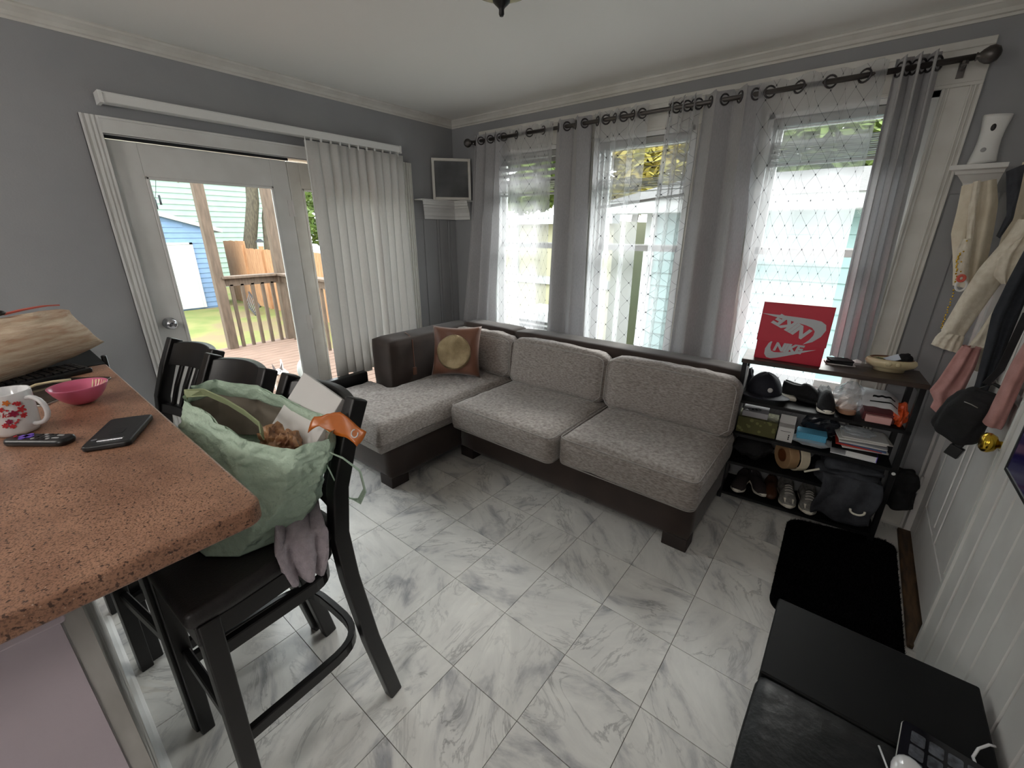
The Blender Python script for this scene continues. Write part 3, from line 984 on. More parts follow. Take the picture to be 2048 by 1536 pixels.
def curtain(name, label, top, bot, z0, z1, folds, amp, mat, cat, group, ringm, phase=0.0, ztop=2.275, sweep=0.0, ringoff=True, mid=None, y=None, flare=1.0, ylow=None):
    yc = RYY if y is None else y
    t = thing(name, label, cat, ((top[0] + top[1]) / 2, yc, z0), group=group)
    nu, nv = folds * 12, 26
    L = (top[1] - top[0]) * 1.7
    def f(u, v):
        a, b = lerp(top[0], bot[0], v ** (1 + sweep)), lerp(top[1], bot[1], v ** (1 + sweep))
        if mid:
            k = math.sin(v * PI)
            a, b = a + mid[0] * k, b + mid[1] * k
        ph = 2 * PI * folds * u + phase
        am = amp * lerp(1.0, flare, v)
        s = math.sin(ph)
        x = lerp(a, b, u) + 0.012 * math.sin(2 * ph) * (1 if v < 0.3 else 0.6) * (1 if folds > 1 else 0)
        yy = yc + am * (abs(s) ** 0.75) * (1 if s > 0 else -1) + 0.010 * math.sin(v * 6 + u * 9) * v + 0.006 * nz(u * 6, v * 3, len(label), 1)
        if ylow is not None:
            yy += (ylow - yc) * min(1, v * 1.3)
        return (x, min(yy, -0.03), lerp(ztop, z0, v) + 0.006 * math.sin(ph * 2) * (1 if v == 0 else 0))
    def uvf(u, v):
        return (u * L, lerp(ztop, z0, v))
    MB().grid(f, nu, nv, uvf).build('panel', mat, t, smooth=True)
    for k in range(2 * folds):
        u = ((k * PI - phase) / (2 * PI * folds)) % 1.0
        if not 0.01 < u < 0.99:
            continue
        e = 0.01
        p0, p1 = Vector(f(u - e, 0.025)), Vector(f(u + e, 0.025))
        tx = (p1 - p0); tx.z = 0; tx.normalize()
        c = (p0 + p1) / 2
        c = Vector((c.x, yc, RZ))
        path = [c + tx * 0.026 * math.cos(a * PI / 8) + Vector((0, 0, 0.026 * math.sin(a * PI / 8))) for a in range(16)]
        MB().tube(path, 0.0048, 6, closed=True).build('grommet', ringm, t, smooth=True)
    return t
G = 'grey grommet curtains'
S = 'patterned sheer curtains'
M_['ring'] = pm('dark_grommet', (78, 76, 78), 0.35, metal=0.7)
curtain('curtain', 'grey grommet curtain swept toward the room corner', (0.345, 0.645), (0.085, 0.50), 0.30, 0, 3, 0.034, M_['curtain'], 'curtain', G, M_['ring'], phase=0.4, sweep=0.25, flare=0.8)
curtain('curtain', 'grey grommet curtain between the corner window and middle window', (1.15, 1.425), (1.11, 1.46), 0.30, 0, 2, 0.036, M_['curtain'], 'curtain', G, M_['ring'], phase=2.2)
curtain('curtain', 'grey grommet curtain between the middle window and shelf-side window', (2.115, 2.415), (2.115, 2.50), 0.30, 0, 2, 0.038, M_['curtain'], 'curtain', G, M_['ring'], phase=0.9, flare=1.1)
curtain('curtain', 'grey grommet curtain above the cream dish and shelf unit', (2.94, 3.09), (2.985, 3.15), 0.915, 0, 3, 0.036, M_['curtain'], 'curtain', G, M_['ring'], phase=0.2, flare=0.9)
curtain('sheer_curtain', 'sheer diamond-patterned curtain over the corner window', (0.655, 1.145), (0.60, 1.105), 0.42, 0, 2, 0.022, M_['sheer'], 'curtain', S, M_['ring'], phase=-0.5, ztop=2.28)
curtain('sheer_curtain', 'wide sheer diamond-patterned curtain on the left half of the middle window', (1.43, 1.795), (1.455, 1.80), 0.42, 0, 3, 0.026, M_['sheer'], 'curtain', S, M_['ring'], phase=1.0, ztop=2.28)
curtain('sheer_curtain', 'bunched sheer curtain on the right half of the middle window', (1.925, 2.11), (1.85, 2.115), 0.42, 0, 3, 0.026, M_['sheer'], 'curtain', S, M_['ring'], phase=0.3, ztop=2.28)
curtain('sheer_curtain', 'sheer diamond-patterned curtain behind the red shoe box', (2.42, 2.935), (2.545, 2.96), 0.40, 0, 2, 0.024, M_['sheer'], 'curtain', S, M_['ring'], phase=-0.9, ztop=2.28, ylow=-0.055, flare=0.5)

# ---------------------------------------------------------------- raised slat blinds
M_['slat'] = pm('grey_white_slat', (164, 163, 160), 0.5)
for n, (a, b) in enumerate(WX):
    t = thing('slat_blind', ('half-raised white slat blind in the corner window', 'half-raised slat blind with drooping slats in the middle window', 'half-raised slat blind in the window behind the shoe box')[n], 'blind', ((a + b) / 2, 0.03, 2.1), group='raised window blinds')
    x0, x1 = a + 0.03, b - 0.03
    B(x0, x1, 0.005, 0.045, 2.085, 2.122).build('headrail', M_['slat'], t, bevel=0.003, bseg=1)
    zs = ([2.065 - 0.045 * i for i in range(4)] if n == 0 else [2.065 - 0.028 * i for i in range(7)] if n == 1 else [2.062, 2.030])
    stack0 = {0: 1.925, 1: 1.885, 2: 2.010}[n]
    zb = {0: 1.83, 1: 1.80, 2: 1.90}[n]
    tilt = {0: 0.9, 1: 0.12, 2: 0.15}[n]
    for z in zs:
        m = Matrix.Translation(((x0 + x1) / 2, 0.025, z)) @ Matrix.Rotation(tilt, 4, 'X')
        MB().box(-(x1 - x0) / 2, (x1 - x0) / 2, -0.020, 0.020, -0.001, 0.001, m).build('slat', M_['slat'], t)
    k = 0
    z = stack0
    while z > zb + 0.012:
        droop = 0.0
        if n == 1 and k > 6:
            droop = 0.012 * (k - 6)
        m = Matrix.Translation(((x0 + x1) / 2, 0.025, z - droop)) @ Matrix.Rotation(0.05 * math.sin(k * 2.3), 4, 'X') @ Matrix.Rotation(-droop * 2.0, 4, 'Y')
        MB().box(-(x1 - x0) / 2 + 0.002 * (k % 3), (x1 - x0) / 2 - 0.002 * (k % 2), -0.020, 0.020, -0.0012, 0.0012, m).build('slat', M_['slat'], t)
        z -= 0.0095
        k += 1
    dz = 0.055 if n == 1 else 0
    m = Matrix.Translation(((x0 + x1) / 2, 0.025, zb - dz)) @ Matrix.Rotation(-0.10 if n == 1 else 0, 4, 'Y')
    MB().box(-(x1 - x0) / 2, (x1 - x0) / 2, -0.016, 0.016, -0.008, 0.008, m).build('bottom_rail', M_['slat'], t, bevel=0.003, bseg=1)
    for x in (x0 + 0.10, x1 - 0.10):
        MB().tube([(x, 0.002, 2.085), (x, 0.002, zb - dz)], 0.0012, 5).build('ladder_cord', M_['slat'], t)

# ---------------------------------------------------------------- ceiling lamp (switched off)
M_['alabaster'] = pm('alabaster_glass', (206, 200, 160), 0.25, c2=(190, 182, 140), vscale=6)
lm = thing('ceiling_lamp', 'frosted glass bowl ceiling lamp with dark finial', 'lamp', (1.91, -1.595, H))
Ml = Matrix.Translation((1.91, -1.595, -0.016))
MB().lathe([(0.008, 2.292), (0.05, 2.295), (0.10, 2.312), (0.14, 2.342), (0.165, 2.385), (0.170, 2.40), (0.162, 2.40), (0.136, 2.348), (0.098, 2.318), (0.05, 2.301), (0.008, 2.298)], 36, Ml).build('glass_bowl', M_['alabaster'], lm, smooth=True)
MB().lathe([(0.006, 2.238), (0.009, 2.244), (0.0085, 2.256), (0.012, 2.262), (0.028, 2.276), (0.030, 2.286), (0.022, 2.294)], 20, Ml).build('finial', M_['blackmetal'], lm, smooth=True)
MB().lathe([(0.06, 2.405), (0.178, 2.41), (0.178, 2.444), (0.10, 2.454)], 32, Ml).tube([(1.91, -1.595, 2.29), (1.91, -1.595, 2.43)], 0.006, 8).build('canopy', M_['blackmetal'], lm, smooth=True)
# two globe lamps added behind the viewpoint as fill light for the room
M_['lit'] = pm('fill_emitter', (255, 244, 230), 0.5, emit=(255, 249, 242), estr=8.0)
for n_, x_ in enumerate((0.95, 2.95)):
    kl = thing('fill_lamp', ('added white globe fill light on the counter side', 'added white globe fill light near the right wall')[n_], 'lamp', (x_, -4.25, H), group='added globe fill lights')
    MB().ell((x_, -4.25, 1.90), (0.17, 0.17, 0.16), 28, 16).build('globe', M_['lit'], kl, smooth=True)
    MB().tube([(x_, -4.25, 2.05), (x_, -4.25, 2.43)], 0.012, 8).lathe([(0.02, 2.41), (0.06, 2.42), (0.065, 2.438), (0.02, 2.438)], 24, Matrix.Translation((x_, -4.25, 0))).build('stem', M_['white'], kl, smooth=True)

# ---------------------------------------------------------------- bar stools
def make_stool():
    t = thing('bar_stool', 'stool', 'bar stool', (0, 0, 0), group='black slat-back bar stools')
    K = dict(parent=t, local=True)
    bw = M_['blackwood']
    post = [(0.203, 0.225, 0.0), (0.195, 0.172, 0.30), (0.187, 0.138, 0.58), (0.182, 0.130, 0.74), (0.180, 0.150, 0.88), (0.177, 0.195, 1.0), (0.174, 0.248, 1.112)]
    for s in (1, -1):
        path = [Vector((s * x, y, z)) for x, y, z in post]
        MB().tube(path, 0, flat=(0.021, 0.024), up=(0, 1, 0)).build('rear_post', bw, bevel=0.006, **K)
        MB().prism([(-0.022, -0.022), (0.022, -0.022), (0.022, 0.022), (-0.022, 0.022)], 0, 0.73, lambda p, q, h, s=s: (s * (0.186 + 0.012 * (1 - h / 0.73)) + p * (0.85 + 0.15 * h / 0.73), -0.205 - 0.012 * (1 - h / 0.73) + q * (0.85 + 0.15 * h / 0.73), h)).build('front_leg', bw, bevel=0.004, **K)
    seat = [(-0.205, -0.245), (0.205, -0.245), (0.208, -0.16), (0.188, 0.10), (0.150, 0.148), (-0.150, 0.148), (-0.188, 0.10), (-0.208, -0.16)]
    MB().prism(seat, 0.722, 0.772).build('seat', M_['vinyl'], bevel=0.02, bseg=3, **K)
    MB().prism([(x * 0.94, y * 0.94) for x, y in seat], 0.665, 0.722).build('seat_frame', bw, bevel=0.003, bseg=1, **K)
    def rail(z0, z1, y, bow, dy=0.0, th=0.013, hw=0.165, crest=0.0):
        n = 12
        m = MB()
        fs_ = []
        vs = []
        for i in range(n + 1):
            u = 2 * i / n - 1
            x = u * hw
            c = y + bow * (1 - u * u)
            tp = z1 + crest * (1 - u * u)
            vs += [(x, c - th, z0), (x, c + th, z0), (x, c + th + dy, tp), (x, c - th + dy, tp)]
        for i in range(n):
            a, b = 4 * i, 4 * i + 4
            fs_ += [(a, b, b + 1, a + 1), (a + 1, b + 1, b + 2, a + 2), (a + 2, b + 2, b + 3, a + 3), (a + 3, b + 3, b, a)]
        fs_ += [(0, 1, 2, 3), (4 * n + 3, 4 * n + 2, 4 * n + 1, 4 * n)]
        return m.add(vs, fs_)
    rail(1.010, 1.098, 0.200, 0.040, 0.040, crest=0.010).build('top_rail', bw, bevel=0.005, **K)
    rail(0.815, 0.855, 0.135, 0.020, 0.008).build('lower_back_rail', bw, bevel=0.004, **K)
    for x in (-0.105, -0.053, 0.0, 0.053, 0.105):
        b = 1 - (x / 0.165) ** 2
        MB().tube([(x, 0.140 + 0.020 * b, 0.84), (x, 0.168 + 0.03 * b, 0.93), (x, 0.205 + 0.040 * b, 1.02)], 0, flat=(0.013, 0.006), up=(0, 1, 0)).build('back_slat', bw, bevel=0.003, bseg=1, **K)
    def hoop(z, x0, yend, name):
        pts = [(x0, -0.20, z), (x0, 0.0, z)]
        for k in range(0, 19):
            a = PI * k / 18
            ca, sa = math.cos(a), math.sin(a)
            pts.append((x0 * (abs(ca) ** 0.55) * (1 if ca >= 0 else -1), 0.0 + yend * (sa ** 0.55), z))
        pts += [(-x0, 0.0, z), (-x0, -0.20, z)]
        P2 = [pts[0]]
        for p in pts[1:]:
            if (Vector(p) - Vector(P2[-1])).length > 0.004:
                P2.append(p)
        MB().tube(P2, 0, flat=(0.011, 0.019)).build(name, bw, bevel=0.003, bseg=1, **K)
    hoop(0.31, 0.180, 0.165, 'footrest_hoop')
    hoop(0.615, 0.178, 0.110, 'upper_hoop')
    for z, h in ((0.345, 0.020), (0.595, 0.014)):
        MB().box(-0.18, 0.18, -0.218, -0.196, z - h, z + h).build('front_stretcher', bw, bevel=0.004, bseg=1, **K)
    return t
s1 = make_stool()
spots = [((1.852, -2.602, 0), 0.05, 'black bar stool nearest the counter corner, holding the green tote bag'),
         ((1.412, -2.655, 0), 0.15, 'empty black bar stool between two others along the counter'),
         ((1.0, -2.675, 0), 0.13, 'empty black bar stool closest to the patio door')]
for k, (p, a, lab) in enumerate(spots):
    m = Matrix.Translation(p) @ Matrix.Rotation(a, 4, 'Z')
    if k == 0:
        s1.matrix_world = m; WM[s1.name] = m; o = s1
        for chd in s1.children:
            WM[chd.name] = m
    else:
        o = copy_tree(s1, None, m)
    o['label'] = lab

# ---------------------------------------------------------------- counter
ct = 1.06
def top_poly(dx=0.0):
    pts = [(0.82 + dx, -3.5)]
    pts += [(0.82 + dx, -2.69 - dx)]
    r = 0.035
    for k in range(7):
        a = PI / 2 - PI / 2 * k / 6
        pts.append((2.235 - dx - r + r * math.cos(a), -2.688 - dx - r + r * math.sin(a)))
    pts.append((2.235 - dx, -3.5))
    return pts[::-1]
tag(MB().prism(top_poly(), ct - 0.042, ct).build('countertop', M_['granite'], bevel=0.007, bseg=3), 'speckled brown stone countertop with a rounded corner', 'countertop')
cb = thing('counter_base', 'lilac and white painted counter base under the stone top', 'cabinet', (1.5, -3.2, 0))
B(0.86, 2.045, -3.48, -2.985, 0.0, ct - 0.045).build('body', M_['white'], cb)
B(2.045, 2.054, -3.48, -2.988, 0.0, ct - 0.11).build('end_panel', M_['lilac'], cb)
MB().box(2.045, 2.09, -3.48, -2.978, ct - 0.150, ct - 0.115).box(2.045, 2.070, -3.48, -2.982, ct - 0.115, ct - 0.045).build('moulding', M_['lilac'], cb, bevel=0.006)
M_['scuffed'] = pm('scuffed_trim', (196, 193, 188), 0.5, c2=(158, 154, 148), vscale=9, stretch=(1, 1, 0.4))
B(0.86, 2.050, -2.985, -2.957, 0.0, ct - 0.045).build('side_panel', M_['scuffed'], cb)
MB().prism([(0, 0), (0.022, 0), (0.020, 0.010), (0.012, 0.018), (0, 0.022)], 0.86, 2.050, lambda p, q, h: (h, -2.957 + p, q)).build('quarter_round', M_['white'], cb)

# ---------------------------------------------------------------- things on the counter
M_['mugw'] = pm('white_glaze', (226, 226, 228), 0.15, coat=0.3)
M_['red'] = pm('red_print', (196, 48, 56), 0.4); M_['orange'] = pm('orange_print', (214, 122, 52), 0.45); M_['magenta'] = pm('dark_red_print', (150, 36, 70), 0.4)
mx, my = 1.435, -2.955
MK = 1.10
mg = thing('mug', 'white mug with red flower print on the counter', 'mug', (mx, my, ct))
Mm = Matrix.Translation((mx, my, ct)) @ Matrix.Scale(MK, 4)
MB().lathe([(0.030, 0.001), (0.036, 0.003), (0.040, 0.012), (0.0425, 0.05), (0.0445, 0.098), (0.0435, 0.100), (0.0415, 0.098), (0.0395, 0.05), (0.036, 0.012), (0.01, 0.008)], 40, Mm).build('cup', M_['mugw'], mg, smooth=True)
hd = Vector((math.cos(0.75), math.sin(0.75), 0))
hp = [Vector((mx, my, ct)) + hd * r * MK + Vector((0, 0, z * MK)) for r, z in ((0.041, 0.082), (0.055, 0.088), (0.072, 0.080), (0.081, 0.060), (0.078, 0.038), (0.064, 0.024), (0.048, 0.020), (0.039, 0.022))]
MB().tube(hp, [0.006, 0.0062, 0.0064, 0.0064, 0.0064, 0.0062, 0.006, 0.006], 10).build('handle', M_['mugw'], mg, smooth=True, sub=1)
def on_mug(a, z):
    r = 0.0402 + 0.0042 * z / 0.1 + 0.0014
    return Matrix.Translation((mx, my, ct)) @ Matrix.Scale(MK, 4) @ Matrix.Rotation(a, 4, 'Z') @ Matrix.Translation((r, 0, z)) @ Matrix.Rotation(PI / 2, 4, 'Y')
def flower(m, R_, petals, parent, mat, name='flower'):
    mb = MB()
    for k in range(petals):
        a = 2 * PI * k / petals
        c = Matrix.Rotation(a, 4, 'Z')
        pts = [(0.1 * R_, -0.12 * R_), (0.55 * R_, -0.32 * R_), (R_, -0.16 * R_), (R_, 0.16 * R_), (0.55 * R_, 0.32 * R_), (0.1 * R_, 0.12 * R_)]
        mb.prism(pts, -0.0005, 0.0006, M=m @ c)
    mb.lathe([(0.3 * R_, -0.0005), (0.28 * R_, 0.0010), (0.02 * R_, 0.0012)], 8, m)
    return mb.build(name, mat, parent)
base_a = 0.05
for a, z, r, p, mt in ((0.32, 0.076, 0.0055, 6, 'red'), (0.36, 0.062, 0.0075, 5, 'red'), (0.05, 0.056, 0.008, 6, 'magenta'), (0.36, 0.047, 0.006, 6, 'red'), (-0.05, 0.083, 0.0065, 5, 'orange'), (-0.30, 0.070, 0.006, 5, 'red'), (-0.20, 0.040, 0.006, 6, 'magenta'), (-0.15, 0.028, 0.0055, 6, 'red'), (-0.38, 0.032, 0.006, 6, 'red'), (-0.55, 0.060, 0.007, 6, 'red'), (-0.5, 0.085, 0.005, 5, 'orange')):
    flower(on_mug(base_a + a, z), r, p, mg, M_[mt])
for a, z in ((0.48, 0.068), (0.50, 0.058), (0.47, 0.050), (0.16, 0.078), (0.22, 0.080), (-0.02, 0.034), (0.06, 0.036), (0.12, 0.040), (0.26, 0.074), (-0.12, 0.066)):
    MB().lathe([(0.0022, -0.0004), (0.002, 0.0009), (0.0005, 0.001)], 8, on_mug(base_a + a, z)).build('berry', M_['red'], mg)
tm = on_mug(base_a - 0.22, 0.056) @ Matrix.Rotation(PI / 2, 4, 'Z')
text('lettering', 'ka', 0.016, M_['red'], mg, tm, shear=0.3)

M_['pink'] = pm('pink_plastic', (214, 108, 142), 0.28, c2=(206, 98, 132), vscale=5)
M_['cream'] = pm('dried_cream', (226, 206, 168), 0.6)
bx, by = 1.30, -2.815
bo = thing('bowl', 'pink plastic bowl with dried cream smears on the counter', 'bowl', (bx, by, ct))
Mb = Matrix.Translation((bx, by, ct + 0.004))
MB().lathe([(0.026, 0.0), (0.030, 0.002), (0.044, 0.014), (0.058, 0.034), (0.065, 0.050), (0.0665, 0.054), (0.064, 0.054), (0.056, 0.036), (0.042, 0.017), (0.028, 0.007), (0.002, 0.006)], 44, Mb).build('shell', M_['pink'], bo, smooth=True)
random.seed(3)
for k in range(7):
    a0 = 1.5 + k * 0.16
    wv_ = 0.05 + 0.05 * random.random()
    def sm(u, v, a0=a0, w_=wv_):
        a = a0 + (u - 0.5) * w_ * (1 + 0.6 * math.sin(v * 7 + a0 * 9))
        r, z = pl([(0.034, 0.0115), (0.046, 0.0222), (0.0560, 0.037), (0.062, 0.050)], v)
        return Mb @ Vector(((r - 0.0012) * math.cos(a), (r - 0.0012) * math.sin(a), z + 0.0008))
    MB().grid(sm, 3, 8).build('smear', M_['cream'], bo, smooth=True)

def slab(name, label, cat, cx, cy, z, w, d, h, rz, mat, r=0.01, bevel=0.003):
    M0 = rz_at(cx, cy, z, rz)
    t = thing(name, label, cat, M=M0)
    MB().prism(rrect(w, d, r), 0, h).build('body', mat, t, local=True, bevel=bevel)
    return t
pa = math.atan2(-2.720 + 2.870, 1.585 - 1.690)
M_['rubber'] = pm('black_rubber_case', (20, 20, 22), 0.38, c2=(26, 26, 29), vscale=30)
ph = slab('phone', 'black phone in a rugged case lying face down near the counter edge', 'phone', 1.654, -2.794, ct, 0.178, 0.092, 0.014, math.radians(153), M_['rubber'], 0.012, 0.004)
MB().prism(rrect(0.150, 0.068, 0.008), 0.0125, 0.0142).build('inset', M_['blackplastic'], ph, local=True, bevel=0.001)
MB().prism(rrect(0.034, 0.030, 0.004, cx=-0.01), 0.014, 0.0155).build('logo_plate', M_['rubber'], ph, local=True, bevel=0.001)
MB().box(-0.068, -0.060, -0.028, 0.022, 0.0138, 0.0165).build('metal_clip', M_['chrome'], ph, local=True, bevel=0.001)
MB().lathe([(0.006, 0.0138), (0.006, 0.016), (0.003, 0.0162)], 14, Matrix.Translation((-0.055, 0.030, 0))).build('camera_lens', M_['chrome'], ph, local=True)
M_['purple'] = pm('purple_rubber', (112, 84, 196), 0.5)
M_['keygrey'] = pm('grey_key', (168, 168, 170), 0.5)
rm = slab('remote', 'black remote control with a purple directional pad beside the mug', 'remote', 1.570, -2.926, ct, 0.148, 0.044, 0.018, math.radians(39), M_['blackplastic'], 0.016, 0.007)
pad = MB()
pad.prism(rrect(0.030, 0.011, 0.003, cx=-0.030), 0.017, 0.0195).prism(rrect(0.011, 0.030, 0.003, cx=-0.030), 0.017, 0.0195)
pad.build('direction_pad', M_['purple'], rm, local=True)
for i in range(4):
    for j in range(3):
        MB().prism(rrect(0.007, 0.006, 0.002, cx=-0.004 + i * 0.012, cy=(j - 1) * 0.011), 0.017, 0.0192).build('key', M_['keygrey'] if (i + j) % 3 == 0 else M_['rubber'], rm, local=True)
for j in range(2):
    MB().prism(rrect(0.016, 0.005, 0.002, cx=0.046, cy=(j - 0.5) * 0.014), 0.017, 0.0190).build('app_key', M_['keygrey'], rm, local=True)
MB().prism(rrect(0.005, 0.007, 0.002, cx=-0.056, cy=0.0), 0.017, 0.0192).build('power_key', M_['red'], rm, local=True)

M_['screen'] = pm('dark_screen', (22, 22, 27), 0.12)
M_['silver'] = pm('silver_edge', (178, 176, 170), 0.3, metal=0.7)
tb = slab('tablet', 'black tablet with a silver rim under the pink bowl', 'tablet', 1.09, -2.865, ct, 0.26, 0.185, 0.0055, math.radians(52), M_['silver'], 0.012, 0.001)
tb.matrix_world = rz_at(1.095, -2.868, ct, math.radians(-45)); WM[tb.name] = tb.matrix_world.copy()
MB().prism(rrect(0.256, 0.181, 0.010), 0.0052, 0.0072).build('screen', M_['screen'], tb, local=True)
for chd in tb.children:
    WM[chd.name] = WM[tb.name]
tag(MB().tube([(1.06, -2.93, ct + 0.011), (1.03, -2.89, ct + 0.016), (1.02, -2.85, ct + 0.014), (1.03, -2.81, ct + 0.0105)], [0.003, 0.0045, 0.0045, 0.006], 8).build('plastic_spoon', M_['cream'], smooth=True), 'slim cream plastic utensil lying across the black tablet', 'utensil')
kb = slab('keyboard', 'black computer keyboard in front of the pillow on the counter', 'keyboard', 0.905, -2.94, ct, 0.14, 0.38, 0.016, math.radians(15), M_['blackplastic'], 0.01, 0.004)
for i in range(5):
    for j in range(16):
        w = 0.021
        MB().prism(rrect(0.019, w - 0.004, 0.003, cx=-0.048 + i * 0.025, cy=-0.170 + j * 0.0225), 0.016, 0.0215).build('key', M_['rubber'], kb, local=True) if (i, j) == (0, 0) else None
key0 = [c for c in kb.children if c.name.startswith('key')][0]
for i in range(5):
    for j in range(16):
        if (i, j) == (0, 0):
            continue
        c = key0.copy(); COL.objects.link(c); c.parent = kb; c.location = (i * 0.0235, j * 0.0225, 0)
# pillow leaning on the folding stand at the counter end
M_['linen'] = pm('woven_pillow', (208, 190, 166), 0.9, c2=(176, 142, 116), vscale=30, stretch=(0.35, 0.35, 3), bump=0.4, bscale=90, lo=0.35, hi=0.7)
cBR, cTR, cBL = Vector((0.75, -2.687, 1.135)), Vector((0.50, -2.725, 1.225)), Vector((1.00, -3.03, 1.105))
ex, ez = (cBR - cBL).normalized(), (cTR - cBR).normalized()
ey = ez.cross(ex).normalized()
Mq = Matrix((ex, ey, ez)).transposed().to_4x4()
Mq.translation = (cTR + cBL) / 2
pw = thing('pillow', 'beige woven pillow leaning at the far end of the counter', 'pillow', (0.75, -2.88, ct))
pillow_mesh(0.47, 0.30, 0.155, seed=9, pinch=0.08, M=Mq).build('cover', M_['linen'], pw, smooth=True)
zp = [Mq @ Vector(p) for p in ((-0.02, -0.068, 0.085), (0.04, -0.067, 0.090), (0.09, -0.060, 0.10), (0.13, -0.052, 0.11), (0.18, -0.038, 0.12))]
M_['salmon'] = pm('salmon_strap', (206, 92, 78), 0.6)
pn = thing('strap', 'salmon strap with a black buckle lying on the beige pillow', 'strap', zp[0])
MB().tube([p + Vector((0.0, 0, 0.010)) for p in zp], 0, flat=(0.008, 0.0025)).build('band', M_['salmon'], pn)
MB().ell(zp[0] + Vector((0, -0.01, 0.016)), (0.02, 0.02, 0.010), 12, 8).build('buckle', M_['blackplastic'], pn, smooth=True)
tag(MB().box(-0.05, 0.05, -0.002, 0.002, 0, 0.085, Matrix.Translation((1.05, -3.035, ct + 0.001)) @ Matrix.Rotation(0.5, 4, 'Z') @ Matrix.Rotation(0.2, 4, 'X')).build('card', M_['paper']), 'white card standing at the picture edge of the counter', 'card')
# folding stand behind the counter end
st = thing('folding_stand', 'black metal folding stand behind the counter end', 'stand', (0.58, -2.82, 0))
for y in (-2.70, -3.12):
    MB().tube([(0.70, y, 0.0), (0.47, y, 1.13)], 0.009, 8).build('leg', M_['blackmetal'], st, smooth=True)
    MB().tube([(0.45, y + 0.02, 0.0), (0.72, y + 0.02, 1.07)], 0.009, 8).build('leg', M_['blackmetal'], st, smooth=True)
MB().box(0.46, 0.80, -3.13, -2.69, 1.045, 1.057).build('tray', M_['blackboard'], st)

# ---------------------------------------------------------------- tote bag, its contents and the towel on the near stool
M_['tote'] = pm('green_crinkled_paper', (188, 210, 190), 0.5, c2=(178, 200, 180), vscale=8, bump=0.7, bscale=55)
M_['lining'] = pm('tote_lining', (150, 140, 128), 0.8, c2=(134, 124, 112), vscale=10)
sz = 0.773
tt = thing('tote_bag', 'crinkled sage green tote bag standing on the near bar stool', 'bag', (1.80, -2.60, sz))
def bag_pt(u, v, inset=0.0):
    # u around, v from bottom to rim
    bot = [(1.985, -2.585), (1.955, -2.525), (1.66, -2.53), (1.635, -2.60), (1.65, -2.735), (1.70, -2.765), (1.90, -2.742), (1.965, -2.69)]
    rim = [(2.045, -2.455), (1.985, -2.405), (1.62, -2.45), (1.51, -2.53), (1.505, -2.595), (1.60, -2.64), (1.90, -2.610), (2.02, -2.53)]
    rz_ = [1.035, 1.055, 1.085, 1.10, 1.10, 1.095, 1.045, 1.030]
    n = 8
    t = u * n
    i = int(t) % n
    f = t - int(t)
    f = f * f * (3 - 2 * f) * 0.4 + f * 0.6
    pb = [lerp(bot[i][k], bot[(i + 1) % n][k], f) for k in (0, 1)]
    pr = [lerp(rim[i][k], rim[(i + 1) % n][k], f) for k in (0, 1)]
    zr = lerp(rz_[i], rz_[(i + 1) % n], f)
    s = v + 0.10 * math.sin(v * PI)
    x, y = lerp(pb[0], pr[0], s), lerp(pb[1], pr[1], s)
    z = lerp(sz + 0.004, zr, v)
    cx, cy = lerp(1.81, 1.79, v), lerp(-2.64, -2.53, v)
    d = Vector((x - cx, y - cy, 0))
    k = 0.010 * nz(x * 1.0, y * 1.3, z, 9) + 0.012 * abs(nz(x, y, z * 1.6, 20)) + 0.008 * abs(nz(x, y, z * 1.5, 42)) - 0.006
    fold = 0.010 * math.sin(v * 9 + u * 5) * math.sin(v * PI)
    d2 = d.normalized() * (k * min(1, v * 5) * 1.3 + fold - inset + 0.018 * math.sin(v * PI))
    return (x + d2.x, y + d2.y, max(z + 0.010 * nz(x, y, 5, 12) * v - (inset * 0.3 if v == 1 else 0), sz + 0.002))
bag = MB().grid(lambda u, v: bag_pt(u, v), 160, 70, closed_u=True)
bag.f.append(tuple(range(159, -1, -1)))
bag.build('body', M_['tote'], tt, smooth=True)
MB().grid(lambda u, v: bag_pt(u, 0.5 + v * 0.36, 0.010), 96, 10, closed_u=True).build('lining', M_['lining'], tt, smooth=True)
MB().grid(lambda u, v: bag_pt(u, 0.86 + v * 0.14, 0.006), 96, 6, closed_u=True).build('inner_hem', M_['tote'], tt, smooth=True)
def strap(pts, w=0.016, name='handle', mat='tote'):
    MB().tube(pts, 0, flat=(w, 0.0018), up=(0.3, 1, 0.2)).build(name, M_[mat], tt, bevel=0.001, bseg=1)
M_['strapg'] = pm('olive_webbing', (150, 160, 122), 0.7)
strap([(1.56, -2.632, 1.05), (1.57, -2.625, 1.10), (1.62, -2.59, 1.105), (1.70, -2.565, 1.088), (1.78, -2.55, 1.07), (1.86, -2.545, 1.055), (1.90, -2.56, 1.04)], 0.014, mat='strapg')
strap([(2.035, -2.46, 1.00), (2.06, -2.435, 0.98), (2.075, -2.40, 0.93), (2.07, -2.39, 0.86), (2.05, -2.40, 0.82), (2.035, -2.425, 0.84), (2.03, -2.45, 0.90), (2.03, -2.465, 0.96)], 0.010)
